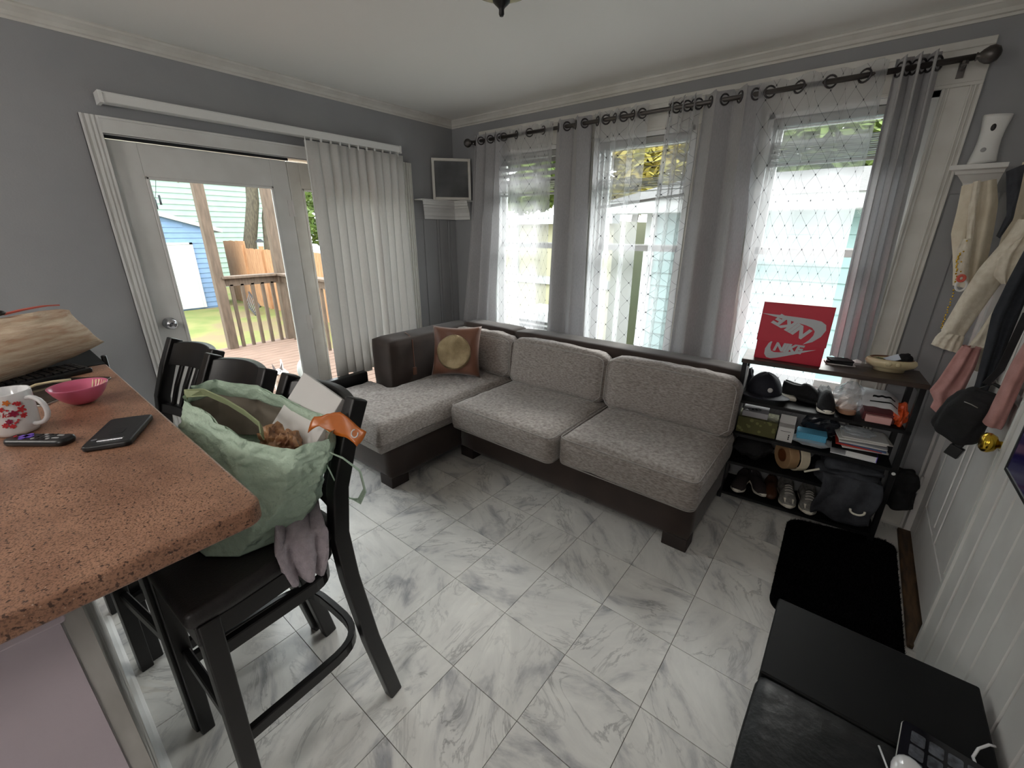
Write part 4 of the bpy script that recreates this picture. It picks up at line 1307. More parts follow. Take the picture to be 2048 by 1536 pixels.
# flat white carton standing in the bag
P0, e1, e2 = Vector((1.765, -2.352, 1.128)), Vector((0.185, 0.006, -0.038)), Vector((-0.012, -0.085, -0.105))
e2 = e2.normalized() * 0.27
nn = e1.cross(e2).normalized()
e1b = e1.normalized() * 0.20
vs = [P0 + a * e1b + b * e2 + c * 0.022 * nn for c in (-1, 0) for b in (0, 1) for a in (0, 1)]
cart = MB().add(vs, [(0, 2, 3, 1), (4, 5, 7, 6), (0, 1, 5, 4), (2, 6, 7, 3), (0, 4, 6, 2), (1, 3, 7, 5)])
tag(cart.build('carton', M_['paper'], bevel=0.002), 'flat white carton sticking out of the green tote bag', 'box')
M_['wrap_b'] = pm('brown_snack_wrapper', (196, 150, 108), 0.4, c2=(112, 68, 44), vscale=34, bump=0.4, bscale=40, spec=0.7)
M_['wrap_o'] = pm('orange_wrapper', (198, 108, 34), 0.28, c2=(180, 92, 28), vscale=9, spec=0.7)
def crumple(c, r, seed, n=22, m=14, amp=0.35, M=None):
    mb = MB()
    def f(u, v):
        a, t = 2 * PI * u, PI * v
        d = Vector((math.sin(t) * math.cos(a), math.sin(t) * math.sin(a), -math.cos(t)))
        k = 1 + amp * nz(d.x + seed, d.y, d.z, 2.2) + amp * 0.5 * abs(nz(d.x, d.y + seed, d.z, 5))
        p = Vector((c[0] + d.x * r[0] * k, c[1] + d.y * r[1] * k, c[2] + d.z * r[2] * k))
        return M @ p if M is not None else p
    return mb.grid(f, n, m, closed_u=True)
tag(crumple((1.845, -2.515, 0.985), (0.045, 0.032, 0.045), 3, amp=0.6).build('snack_bag', M_['wrap_b'], smooth=False), 'crumpled brown snack bag tucked in the tote opening', 'snack bag')
tag(crumple((1.905, -2.50, 0.985), (0.030, 0.030, 0.045), 8, amp=0.5).build('snack_bag', M_['wrap_b'], smooth=False), 'small tan snack bag beside the carton in the tote', 'snack bag')
ow = thing('orange_wrapper', 'orange and brown wrapper draped over the tote rim', 'wrapper', (2.02, -2.43, 1.04))
def owf(u, v):
    p = pl([(1.955, -2.455, 1.052), (1.985, -2.435, 1.068), (2.015, -2.415, 1.062), (2.05, -2.40, 1.045), (2.085, -2.388, 1.025)], v)
    w = 0.026 + 0.008 * v
    return (p[0] + 0.1 * w * (u - 0.5), p[1] + w * (u - 0.5) * 0.9, p[2] + 0.007 * math.sin(v * 9 + u * 3) + (u - 0.5) * 0.040 + 0.004 * abs(nz(u * 5, v * 9, 1, 1)))
MB().grid(owf, 8, 16).build('film', M_['wrap_o'], ow, smooth=True, solid=0.002)
cc = Vector(owf(0.5, 0.86)); tx = (Vector(owf(0.9, 0.86)) - cc).normalized(); ty = (Vector(owf(0.5, 0.78)) - Vector(owf(0.5, 0.94))).normalized(); tn = tx.cross(ty).normalized()
cpth = [cc + tn * (0.0022 if tn.dot(Vector((1, -0.5, 0.5))) > 0 else -0.0022) + (tx * math.cos(a) + ty * math.sin(a)) * 0.0095 for a in [0.6 + i * 5.1 / 14 for i in range(15)]]
MB().tube(cpth, 0.0018, 6).build('printed_ring', M_['paper'], ow)
M_['towel'] = pm('lilac_grey_terry', (186, 176, 182), 1.0, c2=(170, 160, 166), vscale=60, bump=0.5, bscale=220)
tw = thing('towel', 'lilac grey terry towel hanging off the near stool seat', 'towel', (2.0, -2.43, sz))
def towel(u, v):
    p = pl([(1.86, -2.490, 0.865), (1.92, -2.510, 0.862), (1.975, -2.540, 0.830), (2.03, -2.565, 0.790), (2.066, -2.578, 0.742), (2.072, -2.585, 0.700)], v)
    w = lerp(0.06, 0.105, min(1, v * 1.5)) * (1 - 0.45 * max(0, v - 0.7) / 0.3)
    s = u - 0.5
    return (p[0] + 0.014 * math.sin(u * 12 + 1) * (0.4 + v * 0.8) + s * w * 0.15, p[1] + s * w * 1.25, max(p[2] + 0.016 * math.sin(u * 13 + v * 4) * (1 - 0.5 * v) + 0.012 * nz(u * 4, v * 4, 2, 1) - 0.02 * s * v, 0.0 if p[0] > 2.05 else 0.79))
MB().grid(towel, 26, 24).build('cloth', M_['towel'], tw, smooth=True, solid=0.012)
MB().tube([towel(0.08, 0.1 + 0.85 * k / 12) for k in range(13)], 0.007, 6).build('hem', M_['towel'], tw, smooth=True)

# ---------------------------------------------------------------- shelf unit
MS = Matrix.Translation((2.62, -0.37, 0)) @ Matrix.Rotation(math.radians(5), 4, 'Z')
SW, SD = 0.762, 0.252
LV = [0.050, 0.262, 0.448, 0.655]
su = thing('shelf_unit', 'black metal shelf unit with dark wood top beside the sofa', 'shelf unit', M=MS)
K = dict(parent=su, local=True)
B(-0.006, SW + 0.006, -0.008, SD, 0.872, 0.895).build('top_board', M_['topwood'], bevel=0.002, bseg=1, **K)
for u in (0.0, SW - 0.024):
    for d in (0.0, SD - 0.026):
        B(u, u + 0.024, d, d + 0.024, 0, 0.872).build('post', M_['blackmetal'], bevel=0.002, bseg=1, **K)
    for z in (0.855, 0.05):
        B(u + 0.004, u + 0.02, 0.024, SD - 0.026, z - 0.012, z + 0.006).build('side_rail', M_['blackmetal'], **K)
for z in LV:
    B(0.024, SW - 0.024, 0.004, SD - 0.006, z - 0.014, z).build('shelf_board', M_['blackboard'], **K)
    B(0.0, SW, 0.0, 0.012, z - 0.018, z - 0.002).build('front_rail', M_['blackmetal'], **K)
MB().lathe([(0.008, 0), (0.008, 0.002), (0.002, 0.003)], 14, Matrix.Translation((SW - 0.012, 0, 0.42)) @ Matrix.Rotation(PI / 2, 4, 'X')).build('sticker', M_['paper'], **K)

def sthing(name, label, cat, u, d, z, rz=0.0, group=None):
    return thing(name, label, cat, M=MS @ Matrix.Translation((u, d, z)) @ Matrix.Rotation(rz, 4, 'Z'), group=group)

# open red shoe box with its lid standing up
M_['nikered'] = pm('red_cardboard', (196, 40, 62), 0.5, c2=(188, 36, 58), vscale=6)
M_['nikegrey'] = pm('grey_print', (188, 190, 194), 0.5)
sbx = sthing('shoe_box', 'open red shoe box with grey lettering on the shelf unit', 'box', 0.045, 0.055, 0.896, math.radians(-3))
bw_, bd_, bh_ = 0.305, 0.19, 0.105
m = MB()
m.box(0, bw_, 0, 0.003, 0, bh_).box(0, bw_, bd_ - 0.003, bd_, 0, bh_).box(0, 0.003, 0, bd_, 0, bh_).box(bw_ - 0.003, bw_, 0, bd_, 0, bh_).box(0, bw_, 0, bd_, 0, 0.003)
m.build('tray', M_['nikered'], sbx, local=True)
Mlid = Matrix.Translation((-0.004, -0.004, bh_ - 0.004)) @ Matrix.Rotation(-0.10, 4, 'X')
lid = MB()
lid.box(0, bw_ + 0.008, 0, 0.003, 0, 0.205, Mlid).box(0, bw_ + 0.008, 0, 0.034, 0.202, 0.205, Mlid).box(0, 0.003, 0, 0.034, 0, 0.205, Mlid).box(bw_ + 0.005, bw_ + 0.008, 0, 0.034, 0, 0.205, Mlid)
lid.build('lid', M_['nikered'], sbx, local=True)
def swoosh(sc, ox, oz, flip, Mx, parent):
    P = [(0.0, 0.30), (-0.04, 0.12), (0.02, 0.0), (0.18, 0.0), (1.0, 0.34), (0.30, 0.17), (0.17, 0.16), (0.10, 0.22), (0.11, 0.36), (0.16, 0.46), (0.06, 0.40)]
    # smooth outer and inner curves
    out = [(0.14, 0.47), (0.05, 0.36), (0.0, 0.22), (0.005, 0.09), (0.06, 0.015), (0.15, 0.0), (0.26, 0.03), (0.45, 0.105), (0.7, 0.21), (1.0, 0.345), (0.7, 0.27), (0.45, 0.205), (0.30, 0.17), (0.20, 0.16), (0.13, 0.19), (0.105, 0.26), (0.11, 0.36)]
    s = -1 if flip else 1
    pts = [(ox + s * x * sc, oz + s * z * sc) for x, z in out]
    MB().prism(pts, -0.0012, 0.0004, lambda p, q, h: (p, h, q), M=Mx).build('swoosh', M_['nikegrey'], parent, local=True)
Rt = Matrix.Rotation(PI / 2, 4, 'X')
def logo(Mx):
    swoosh(0.225, 0.045, 0.008, False, Mx, sbx)
    text('lettering', 'NIKE', 0.062, M_['nikegrey'], sbx, Mx @ Matrix.Translation((0.145, -0.0010, 0.074)) @ Rt, shear=0.25, bold=0.0030, local=True, spacing=0.92)
logo(Matrix())
logo(Mlid @ Matrix.Translation((0.160, 0, 0.118)) @ Matrix.Rotation(-math.radians(155), 4, 'Y') @ Matrix.Scale(1.30, 4) @ Matrix.Translation((-0.150, 0, -0.052)))

# wallets, dish and what lies in it
for k, (w, d, h, a, mt) in enumerate(((0.125, 0.085, 0.006, 0.15, 'paper'), (0.115, 0.085, 0.010, -0.1, 'blackcloth'), (0.105, 0.075, 0.008, 0.25, 'blackcloth'))):
    z = 0.896 + (0, 0.007, 0.018)[k]
    t = sthing(('envelope', 'wallet', 'wallet')[k], ('white envelope under two black wallets beside the shoe box', 'black wallet lying on the white envelope', 'black wallet on top of the stack beside the shoe box')[k], ('envelope', 'wallet', 'wallet')[k], 0.435, 0.17, z, a)
    MB().prism(rrect(w, d, 0.006), 0, h).build('body', M_[mt], t, local=True, bevel=0.002)
M_['ceramic'] = pm('cream_ceramic', (222, 208, 172), 0.3, c2=(208, 192, 152), vscale=9)
M_['rust'] = pm('rust_glaze', (110, 64, 34), 0.4)
ds = sthing('ceramic_dish', 'cream oval ceramic dish with brown rim on the shelf unit', 'dish', 0.635, 0.165, 0.896, 0.05)
El = Matrix.Diagonal((1.0, 0.62, 1.0, 1.0))
MB().lathe([(0.06, 0.0), (0.062, 0.012), (0.070, 0.016), (0.096, 0.030), (0.103, 0.045), (0.098, 0.058), (0.086, 0.064), (0.080, 0.060), (0.088, 0.046), (0.080, 0.028), (0.05, 0.020), (0.005, 0.018)], 40, El).build('bowl', M_['ceramic'], ds, local=True, smooth=True)
MB().lathe([(0.078, 0.0595), (0.082, 0.0640), (0.0865, 0.0648), (0.084, 0.0612)], 40, El, closed=True).build('rim', M_['rust'], ds, local=True, smooth=True)
for a in (-1.75, -1.4):
    MB().ell((0.102 * math.cos(a), 0.064 * math.sin(a), 0.046), (0.012, 0.006, 0.012), 10, 6).build('moulded_knob', M_['ceramic'], ds, local=True, smooth=True)
M_['film'] = film_mat('clear_plastic_film', (225, 230, 235), 0.38)
M_['leafgreen'] = pm('dusty_green', (86, 96, 58), 0.7)
Mz = MS @ Matrix.Translation((0.635, 0.165, 0.896))
tag(crumple((0.045, 0.01, 0.055), (0.036, 0.026, 0.036), 5, M=Mz).build('dark_pouch', M_['blackcloth'], smooth=True), 'small black pouch in the cream ceramic dish', 'pouch')
tag(MB().box(-0.03, 0.03, -0.02, 0.02, 0.0, 0.004, Mz @ Matrix.Translation((0.0, -0.005, 0.062)) @ Matrix.Rotation(-0.5, 4, 'Y') @ Matrix.Rotation(0.5, 4, 'X')).build('plastic_packet', pm('clear_blue_packet', (196, 206, 218), 0.15, spec=0.8)), 'clear pale blue packet sticking out of the ceramic dish', 'packet')
tag(crumple((-0.045, 0.0, 0.042), (0.028, 0.026, 0.016), 15, M=Mz).build('dried_leaves', M_['leafgreen']), 'dusty green scrap in the cream ceramic dish', 'scrap')

# shoes
def shoe(name, label, u, d, z, rz, L, mu, ms, laces=None, group=None, pitch=0.0, roll=0.0, h=0.085, parts=True):
    t = thing(name, label, 'shoe', M=MS @ Matrix.Translation((u, d, z)) @ Matrix.Rotation(rz, 4, 'Z') @ Matrix.Rotation(pitch, 4, 'X') @ Matrix.Rotation(roll, 4, 'Y'), group=group)
    n = 16
    def half(v):      # half width along the length, toe at v=0 (pointing to -y)
        return L * 0.17 * (math.sin(min(1, v * 3.2 + 0.12) * PI / 2) ** 0.7) * (1 - 0.22 * math.exp(-((v - 0.55) / 0.18) ** 2)) * (1 - 0.35 * max(0, v - 0.86) / 0.14)
    sole = MB()
    def sf(u_, v):
        a = 2 * PI * u_
        c, s_ = math.cos(a), math.sin(a)
        x = half(v) * (abs(c) ** 0.5) * (1 if c > 0 else -1)
        th = 0.022 + 0.010 * v
        lift = 0.012 * max(0, 0.18 - v) / 0.18
        return (x, (v - 0.5) * L, lift + th / 2 + th / 2 * (abs(s_) ** 0.5) * (1 if s_ > 0 else -1))
    sole.grid(sf, 20, n, closed_u=True)
    sole.f += [tuple(range(19, -1, -1)), tuple(n * 20 + k for k in range(20))]
    sole.build('sole', ms, t, local=True, smooth=True)
    def top(v):
        return 0.032 + (h - 0.032) * (math.sin(min(1, max(0, v - 0.02) / 0.5) * PI / 2) ** 1.2) + 0.012 * max(0, v - 0.8) / 0.2
    def uf(u_, v):
        a = PI * u_
        x = half(v) * 0.95 * math.cos(a) * (1 - 0.15 * math.sin(a))
        hh = top(v) - 0.02
        k = math.sin(a) ** 0.7
        if v > 0.55:
            k = min(k, 0.98) * (1 - 0.25 * (1 if 0.3 < u_ < 0.7 else 0) * min(1, (v - 0.55) / 0.1))
        return (x, (v - 0.5) * L * 0.985, 0.022 + hh * k)
    MB().grid(uf, 16, n).build('upper', mu, t, local=True, smooth=True, solid=0.004)
    if laces:
        for k in range(4):
            v = 0.26 + 0.075 * k
            pts = [Vector(uf(q, v)) + Vector((0, 0, 0.004)) for q in (0.30, 0.4, 0.5, 0.6, 0.70)]
            MB().tube(pts, 0.003, 5).build('lace', laces, t, local=True, smooth=True)
        MB().prism([(-0.02, -0.01), (0.02, -0.01), (0.026, 0.02), (-0.026, 0.02)], 0, 0.002, M=Matrix.Translation((0, -0.40 * L, 0.040)) @ Matrix.Rotation(0.55, 4, 'X')).build('toe_cap', ms, t, local=True)
    return t
M_['solew'] = pm('off_white_rubber', (236, 230, 216), 0.6)
M_['sneak'] = pm('grey_mesh', (150, 147, 142), 0.8, c2=(120, 118, 114), vscale=40, bump=0.3, bscale=90)
M_['lacew'] = pm('white_lace', (206, 203, 196), 0.8)
M_['darkshoe'] = pm('dark_taupe_suede', (54, 46, 46), 0.8)
M_['brownleather'] = pm('brown_leather', (84, 54, 38), 0.45)
shoe('sneaker', 'grey running sneaker on the bottom shelf, toward the sofa', 0.355, 0.13, LV[0], 0.12, 0.27, M_['sneak'], M_['solew'], M_['lacew'], 'grey running sneakers')
shoe('sneaker', 'grey running sneaker on the bottom shelf, beside the dark clothes', 0.460, 0.125, LV[0], 0.05, 0.27, M_['sneak'], M_['solew'], M_['lacew'], 'grey running sneakers')
shoe('sneaker', 'dark low shoe with white sole near the sofa-side post', 0.110, 0.13, LV[0], -0.1, 0.25, M_['darkshoe'], M_['solew'], None, 'white-soled low shoes', h=0.06)
shoe('sneaker', 'dark low shoe with white sole, angled beside its twin', 0.200, 0.16, LV[0], 0.35, 0.25, M_['darkshoe'], M_['solew'], None, 'white-soled low shoes', h=0.06)
shoe('loafer', 'brown leather loafer between the low shoes and grey sneakers', 0.272, 0.15, LV[0], 0.05, 0.22, M_['brownleather'], M_['brownleather'], None, h=0.06)
shoe('black_shoe', 'black shoe with thick white sole on the upper shelf', 0.415, 0.11, LV[3], 0.1, 0.24, M_['blackcloth'], M_['solew'], None, h=0.105)
shoe('black_boot', 'black shoe lying behind the white-soled black shoe', 0.320, 0.18, LV[3], 1.3, 0.22, M_['blackcloth'], M_['blackcloth'], None, h=0.10)

# cap
M_['navy'] = pm('navy_twill', (26, 28, 38), 0.8, c2=(32, 35, 46), vscale=40, bump=0.15, bscale=150)
cpz = sthing('baseball_cap', 'navy baseball cap with round white badge on the upper shelf', 'cap', 0.125, 0.125, LV[3] + 0.010, 0.25)
def dome(u, v):
    a, t = 2 * PI * u, PI / 2 * v
    r = 0.088
    return (r * math.cos(t) * math.cos(a), r * 1.08 * math.cos(t) * math.sin(a), 0.02 + 0.115 * math.sin(t) * (1 + 0.02 * math.cos(6 * a)))
MB().grid(dome, 30, 10, closed_u=True).build('crown', M_['navy'], cpz, local=True, smooth=True, solid=0.003)
def brim(u, v):
    a = PI + PI * u
    r0, r1 = 0.086, 0.086 + 0.075 * math.sin(PI * u) ** 0.6
    r = lerp(r0, r1, v)
    return (r * math.cos(a), r * 1.05 * math.sin(a), 0.022 - 0.02 * v * (1 - math.sin(PI * u)) + 0.030 * math.sin(PI * u) * v * 0.2)
MB().grid(brim, 18, 5).build('brim', M_['navy'], cpz, local=True, smooth=True, solid=0.004)
MB().lathe([(0.013, -0.001), (0.013, 0.003), (0.004, 0.004)], 20, Matrix.Translation((0.01, -0.088, 0.060)) @ Matrix.Rotation(PI / 2 - 0.25, 4, 'X')).build('badge', M_['paper'], cpz, local=True, smooth=True)
tag(MB().prism([(0, 0), (0.085, 0), (0.085, 0.018), (0.07, 0.026), (0, 0.024)], -0.01, 0.07, lambda p, q, h: (p, h, q), M=MS @ Matrix.Translation((0.205, 0.13, LV[3] + 0.001)) @ Matrix.Rotation(0.1, 4, 'Z')).build('white_visor', M_['solew'], bevel=0.006), 'folded cream visor beside the navy cap', 'visor')
tag(crumple((0.035, 0.215, LV[3] + 0.070), (0.022, 0.05, 0.062), 22, M=MS).build('cloth_bundle', M_['navy'], smooth=True), 'dark bundled cloth behind the navy cap', 'cloth')

# upper shelf: bags
M_['tan'] = pm('tan_leather', (168, 126, 100), 0.5)
sd_ = thing('sandal', 'tan sandal inside the clear plastic bag', 'sandal', M=MS @ Matrix.Translation((0.50, 0.12, LV[3] + 0.012)) @ Matrix.Rotation(0.2, 4, 'Z'))
MB().prism(rrect(0.075, 0.18, 0.035), 0, 0.022).build('sole', M_['tan'], sd_, local=True, bevel=0.004)
MB().grid(lambda u, v: (0.038 * math.cos(PI * u), -0.05 + v * 0.05, 0.02 + 0.055 * math.sin(PI * u)), 14, 4).build('strap', M_['tan'], sd_, local=True, smooth=True, solid=0.004)
tag(crumple((0.51, 0.12, LV[3] + 0.085), (0.068, 0.07, 0.080), 12, amp=0.25, M=MS).build('clear_bag', M_['film']), 'crinkled clear plastic bag around a tan sandal', 'plastic bag')
M_['mailer'] = pm('white_poly_mailer', (216, 216, 218), 0.3, bump=0.2, bscale=20)
tag(B(0.575, 0.70, 0.05, 0.21, LV[3] + 0.001, LV[3] + 0.045, M=MS).build('book', pm('maroon_cover', (96, 40, 44), 0.5), bevel=0.002), 'maroon boxed book under the white mailer', 'book')
tag(B(0.585, 0.685, 0.025, 0.048, LV[3] + 0.001, LV[3] + 0.036, M=MS).build('pink_box', pm('pink_card', (222, 170, 164), 0.6), bevel=0.002), 'small pale pink box in front of the maroon book', 'box')
ml = sthing('mailer', 'white plastic mailer with dark lettering on the upper shelf', 'mailer', 0.635, 0.125, LV[3] + 0.090, 0.0)
def mf(s):
    def f(u, v):
        x, y = (u - 0.5) * 0.16, (v - 0.5) * 0.20
        e = (1 - (2 * u - 1) ** 2) * (1 - (2 * v - 1) ** 2)
        return (x, y, 0.012 * s * e ** 0.5 + 0.010 * nz(u * 3, v * 3, 1, 1) - 0.10 * max(0, 0.35 - v) - 0.35 * max(0, u - 0.7) * 0.3 + 0.03)
    return f
MB().grid(mf(1), 18, 18).build('front_film', M_['mailer'], ml, local=True, smooth=True)
MB().grid(mf(-1), 18, 18).build('back_film', M_['mailer'], ml, local=True, smooth=True)
for k, (x0, x1) in enumerate(((-0.05, 0.06), (-0.04, 0.05))):
    def band(u, v, k=k, x0=x0, x1=x1):
        uu = 0.5 + lerp(x0, x1, u) / 0.16
        vv = 0.12 + 0.14 * k + v * (0.05 if k else 0.035) + 0.01 * math.sin(u * 20) * k
        p = mf(1)(uu, vv)
        return (p[0], p[1], p[2] + 0.0015)
    MB().grid(band, 14, 2).build('printed_line', M_['blackplastic'], ml, local=True)
M_['orangebag'] = pm('orange_plastic', (216, 88, 38), 0.4, c2=(196, 72, 28), vscale=12)
tag(crumple((0.718, 0.08, LV[3] + 0.048), (0.026, 0.055, 0.058), 31, M=MS).build('orange_bag', M_['orangebag'], smooth=False), 'crumpled orange plastic bag at the wall end of the shelf', 'plastic bag')

# second shelf
gb = sthing('patterned_box', 'olive green leaf-patterned box on the second shelf', 'box', 0.030, 0.03, LV[2], 0.0)
B(0, 0.20, 0, 0.15, 0, 0.095).build('body', spotted_mat('olive_leaf_print', (120, 118, 70), (86, 84, 46), 34, 0.30), gb, local=True, bevel=0.002)
B(0.0, 0.14, 0.01, 0.15, 0.096, 0.132).build('carton', M_['paper'], None) if False else None
tag(B(0.045, 0.175, 0.05, 0.17, LV[2] + 0.096, LV[2] + 0.130, M=MS).build('grey_carton', pm('grey_card', (176, 174, 178), 0.6), bevel=0.002), 'pale grey carton on top of the patterned box', 'box')
ky = sthing('keys', 'bunch of keys lying on the grey carton', 'keys', 0.085, 0.075, LV[2] + 0.131)
for k in range(3):
    MB().tube([(0.014 * math.cos(a) + k * 0.018, 0.014 * math.sin(a) - 0.004, 0.004 + 0.003 * k) for a in [i * PI / 6 for i in range(12)]], 0.0018, 5, closed=True).build('ring', M_['chrome'], ky, local=True)
MB().box(-0.03, -0.008, -0.018, -0.008, 0.001, 0.004).build('key', M_['chrome'], ky, local=True)
wb = sthing('white_carton', 'white carton with black print beside the patterned box', 'box', 0.236, 0.03, LV[2], 0.0)
B(0, 0.075, 0, 0.12, 0, 0.085).build('body', M_['paper'], wb, local=True, bevel=0.001)
B(0.0, 0.075, 0.0, 0.003, 0.086, 0.150, M=Matrix.Rotation(-0.35, 4, 'X') @ Matrix.Translation((0, 0.03, 0))).build('flap', M_['paper'], wb, local=True)
for z in (0.015, 0.026, 0.037):
    B(0.052, 0.058, -0.0008, 0, z, z + 0.008).build('print_mark', M_['blackplastic'], wb, local=True)
B(0.012, 0.060, -0.0008, 0, 0.060, 0.062).build('print_mark', M_['blackplastic'], wb, local=True)
M_['maskblue'] = pm('light_blue_paper', (96, 178, 214), 0.7)
for k in range(8):
    tag(MB().prism(rrect(0.135 - 0.002 * (k % 3), 0.085, 0.004, cx=0.002 * (k % 2)), 0, 0.0055, M=MS @ Matrix.Translation((0.392, 0.085, LV[2] + 0.022 + 0.0063 * k)) @ Matrix.Rotation(0.01 * ((k * 7) % 5 - 2), 4, 'Z')).build('face_mask', M_['maskblue']), 'folded light blue face mask in the stack on the second shelf', 'face mask', 'stack of blue face masks')
tag(crumple((0.40, 0.075, LV[2] + 0.022), (0.105, 0.065, 0.019), 44, amp=0.2, M=MS).build('clear_bag', M_['film']), 'flat clear plastic bag under the blue face masks', 'plastic bag')
tag(crumple((0.43, 0.17, LV[2] + 0.09), (0.085, 0.05, 0.075), 47, amp=0.2, M=MS).build('dark_bag', film_mat('dark_film', (40, 44, 52), 0.85), smooth=False), 'dark translucent bag behind the blue face masks', 'plastic bag')
random.seed(5)
M_['mag'] = pm('magazine_print', (196, 194, 192), 0.5, c2=(120, 112, 112), vscale=14)
cols = [(214, 212, 208), (188, 60, 48), (70, 90, 130), (220, 218, 214), (206, 204, 200), (120, 120, 124), (226, 224, 220), (200, 196, 190), (218, 216, 214)]
z = LV[2] + 0.002
bk = sthing('book', 'white book with purple edge under the magazines', 'book', 0.585, 0.10, z, -0.05)
B(-0.095, 0.095, -0.085, 0.07, 0, 0.004).build('back_cover', M_['mugw'], bk, local=True)
B(-0.030, 0.093, -0.080, 0.068, 0.004, 0.032).build('page_block', M_['paper'], bk, local=True)
B(0.0935, 0.0955, -0.085, 0.07, 0.0, 0.036).build('spine', M_['purple'], bk, local=True)
B(-0.095, 0.095, -0.085, 0.07, 0.032, 0.036).build('front_cover', M_['blackboard'], bk, local=True)
z += 0.040
for k in range(9):
    h = 0.004 + 0.004 * random.random()
    names = ['grey', 'red', 'blue', 'white', 'cream', 'charcoal', 'pale', 'beige', 'glossy']
    tag(MB().prism(rrect(0.20 - 0.01 * random.random(), 0.15, 0.003), 0, h, M=MS @ Matrix.Translation((0.608 + 0.012 * random.uniform(-1, 1), 0.115, z)) @ Matrix.Rotation(random.uniform(-0.16, 0.16), 4, 'Z')).build('magazine', pm('cover_%d' % k, cols[k], 0.4)), '%s-covered magazine in the stack on the second shelf' % names[k], 'magazine', 'magazine stack')
    z += h + 0.0008
tag(crumple((0.585, 0.10, z + 0.016), (0.07, 0.06, 0.014), 52, amp=0.25, M=MS).build('clear_bag', M_['film']), 'thin clear wrapper lying on the magazine stack', 'plastic bag')

# third shelf: tape roll, dark clothes
M_['kraft'] = pm('kraft_tape', (176, 142, 104), 0.55, c2=(160, 126, 90), vscale=10)
M_['masking'] = pm('masking_tape', (228, 216, 190), 0.7)
Mt = MS @ Matrix.Translation((0.318, 0.085, LV[1] + 0.088)) @ Matrix.Rotation(0.55, 4, 'Z') @ Matrix.Rotation(PI / 2, 4, 'Y')
tp_ = thing('tape_roll', 'wide roll of tan tape with a pale outer band on the third shelf', 'tape roll', M=Mt)
MB().lathe([(0.038, -0.04), (0.078, -0.04), (0.078, 0.012), (0.038, 0.012)], 36, closed=True).add([], []).build('tan_roll', M_['kraft'], tp_, local=True, bevel=0.002, bseg=1)
MB().lathe([(0.078, 0.018), (0.087, 0.018), (0.087, 0.064), (0.078, 0.064)], 36, closed=True).build('outer_band', M_['masking'], tp_, local=True, bevel=0.001, bseg=1)
MB().lathe([(0.034, -0.042), (0.038, -0.042), (0.038, 0.014), (0.034, 0.014)], 30, closed=True).build('core', M_['rust'], tp_, local=True)
M_['charcoal'] = pm('charcoal_fabric', (52, 54, 60), 0.9, c2=(62, 64, 70), vscale=30, bump=0.2, bscale=120)
def folded(u, d, z, w, dd, h, rz, seed):
    m = MS @ Matrix.Translation((u, d, z)) @ Matrix.Rotation(rz, 4, 'Z')
    return cushion(-w / 2, w / 2, -dd / 2, dd / 2, 0, h, puff=0.01, n=16, corner=min(h * 0.48, 0.022), M=m, seed=seed, wr=0.02)
for k, (u, d, z, w, dd, h, rz) in enumerate(((0.60, 0.13, LV[1] + 0.001, 0.27, 0.22, 0.045, 0.05), (0.59, 0.12, LV[1] + 0.050, 0.25, 0.21, 0.040, -0.12), (0.61, 0.13, LV[1] + 0.094, 0.23, 0.20, 0.035, 0.08))):
    tag(folded(u, d, z, w, dd, h, rz, 60 + k).build('folded_trousers', M_['charcoal'], smooth=True), ('bottom', 'middle', 'top')[k] + ' charcoal folded garment in the pile on the third shelf', 'clothes', 'folded charcoal garments')
def drape(u, v):
    x = 0.475 + 0.25 * u
    zz = lerp(LV[1] + 0.085, 0.085, v)
    return MS @ Vector((x + 0.01 * math.sin(v * 6), -0.012 - 0.020 * math.sin(PI * v) - 0.012 * math.sin(u * 13 + v * 3) - 0.008 * nz(u * 4, v * 4, 3, 1), zz + 0.015 * math.sin(u * 8) * v))
tag(MB().grid(drape, 26, 16).build('hanging_garment', M_['charcoal'], smooth=True, solid=0.008), 'charcoal garment hanging over the front of the lower shelves', 'clothes')
tag(MB().tube([MS @ Vector((0.655 + 0.030 * math.cos(a), -0.052, 0.190 + 0.022 * math.sin(a))) for a in [PI * 0.95 + i * 1.15 * PI / 14 for i in range(15)]], 0.0055, 8).build('plastic_ring', M_['solew'], smooth=True), 'white plastic hook ring hanging on the charcoal garment', 'ring')
tag(crumple((0.595, 0.06, LV[0] + 0.036), (0.055, 0.06, 0.032), 71, M=MS).build('purple_pouch', pm('purple_cloth', (62, 52, 92), 0.7), smooth=True), 'purple crumpled pouch on the bottom shelf', 'pouch')
tag(crumple((0.13, 0.13, LV[1] + 0.07), (0.10, 0.10, 0.062), 75, M=MS).build('black_bag', M_['blackcloth'], smooth=True), 'black soft bag on the third shelf near the sofa', 'bag')
tag(crumple((0.450, 0.15, LV[1] + 0.05), (0.03, 0.05, 0.04), 78, M=MS).build('camera_pouch', M_['blackplastic'], smooth=True), 'black pouch beside the tape roll', 'pouch')
tag(MB().box(0, 0.075, -0.004, 0.004, -0.005, 0.005, MS @ Matrix.Translation((0.40, 0.03, LV[1] + 0.035)) @ Matrix.Rotation(-0.55, 4, 'Y')).build('white_strip', M_['solew'], bevel=0.002), 'small white plastic strip beside the tape roll', 'strip')
# dark clothes and paper scrap on the floor in the corner
tag(cushion(3.392, 3.50, -0.17, -0.03, 0.155, 0.36, puff=0.01, corner=0.04, wr=0.03, seed=81).build('dark_bag', M_['blackcloth'], smooth=True), 'dark bag stuffed between the shelf unit and the door frame', 'bag')
tag(cushion(3.40, 3.50, -0.15, -0.03, 0.0, 0.15, puff=0.004, corner=0.02, wr=0.004, seed=83).build('storage_box', M_['blackboard'], smooth=True), 'low dark box in the corner under the dark bag', 'box') if False else None

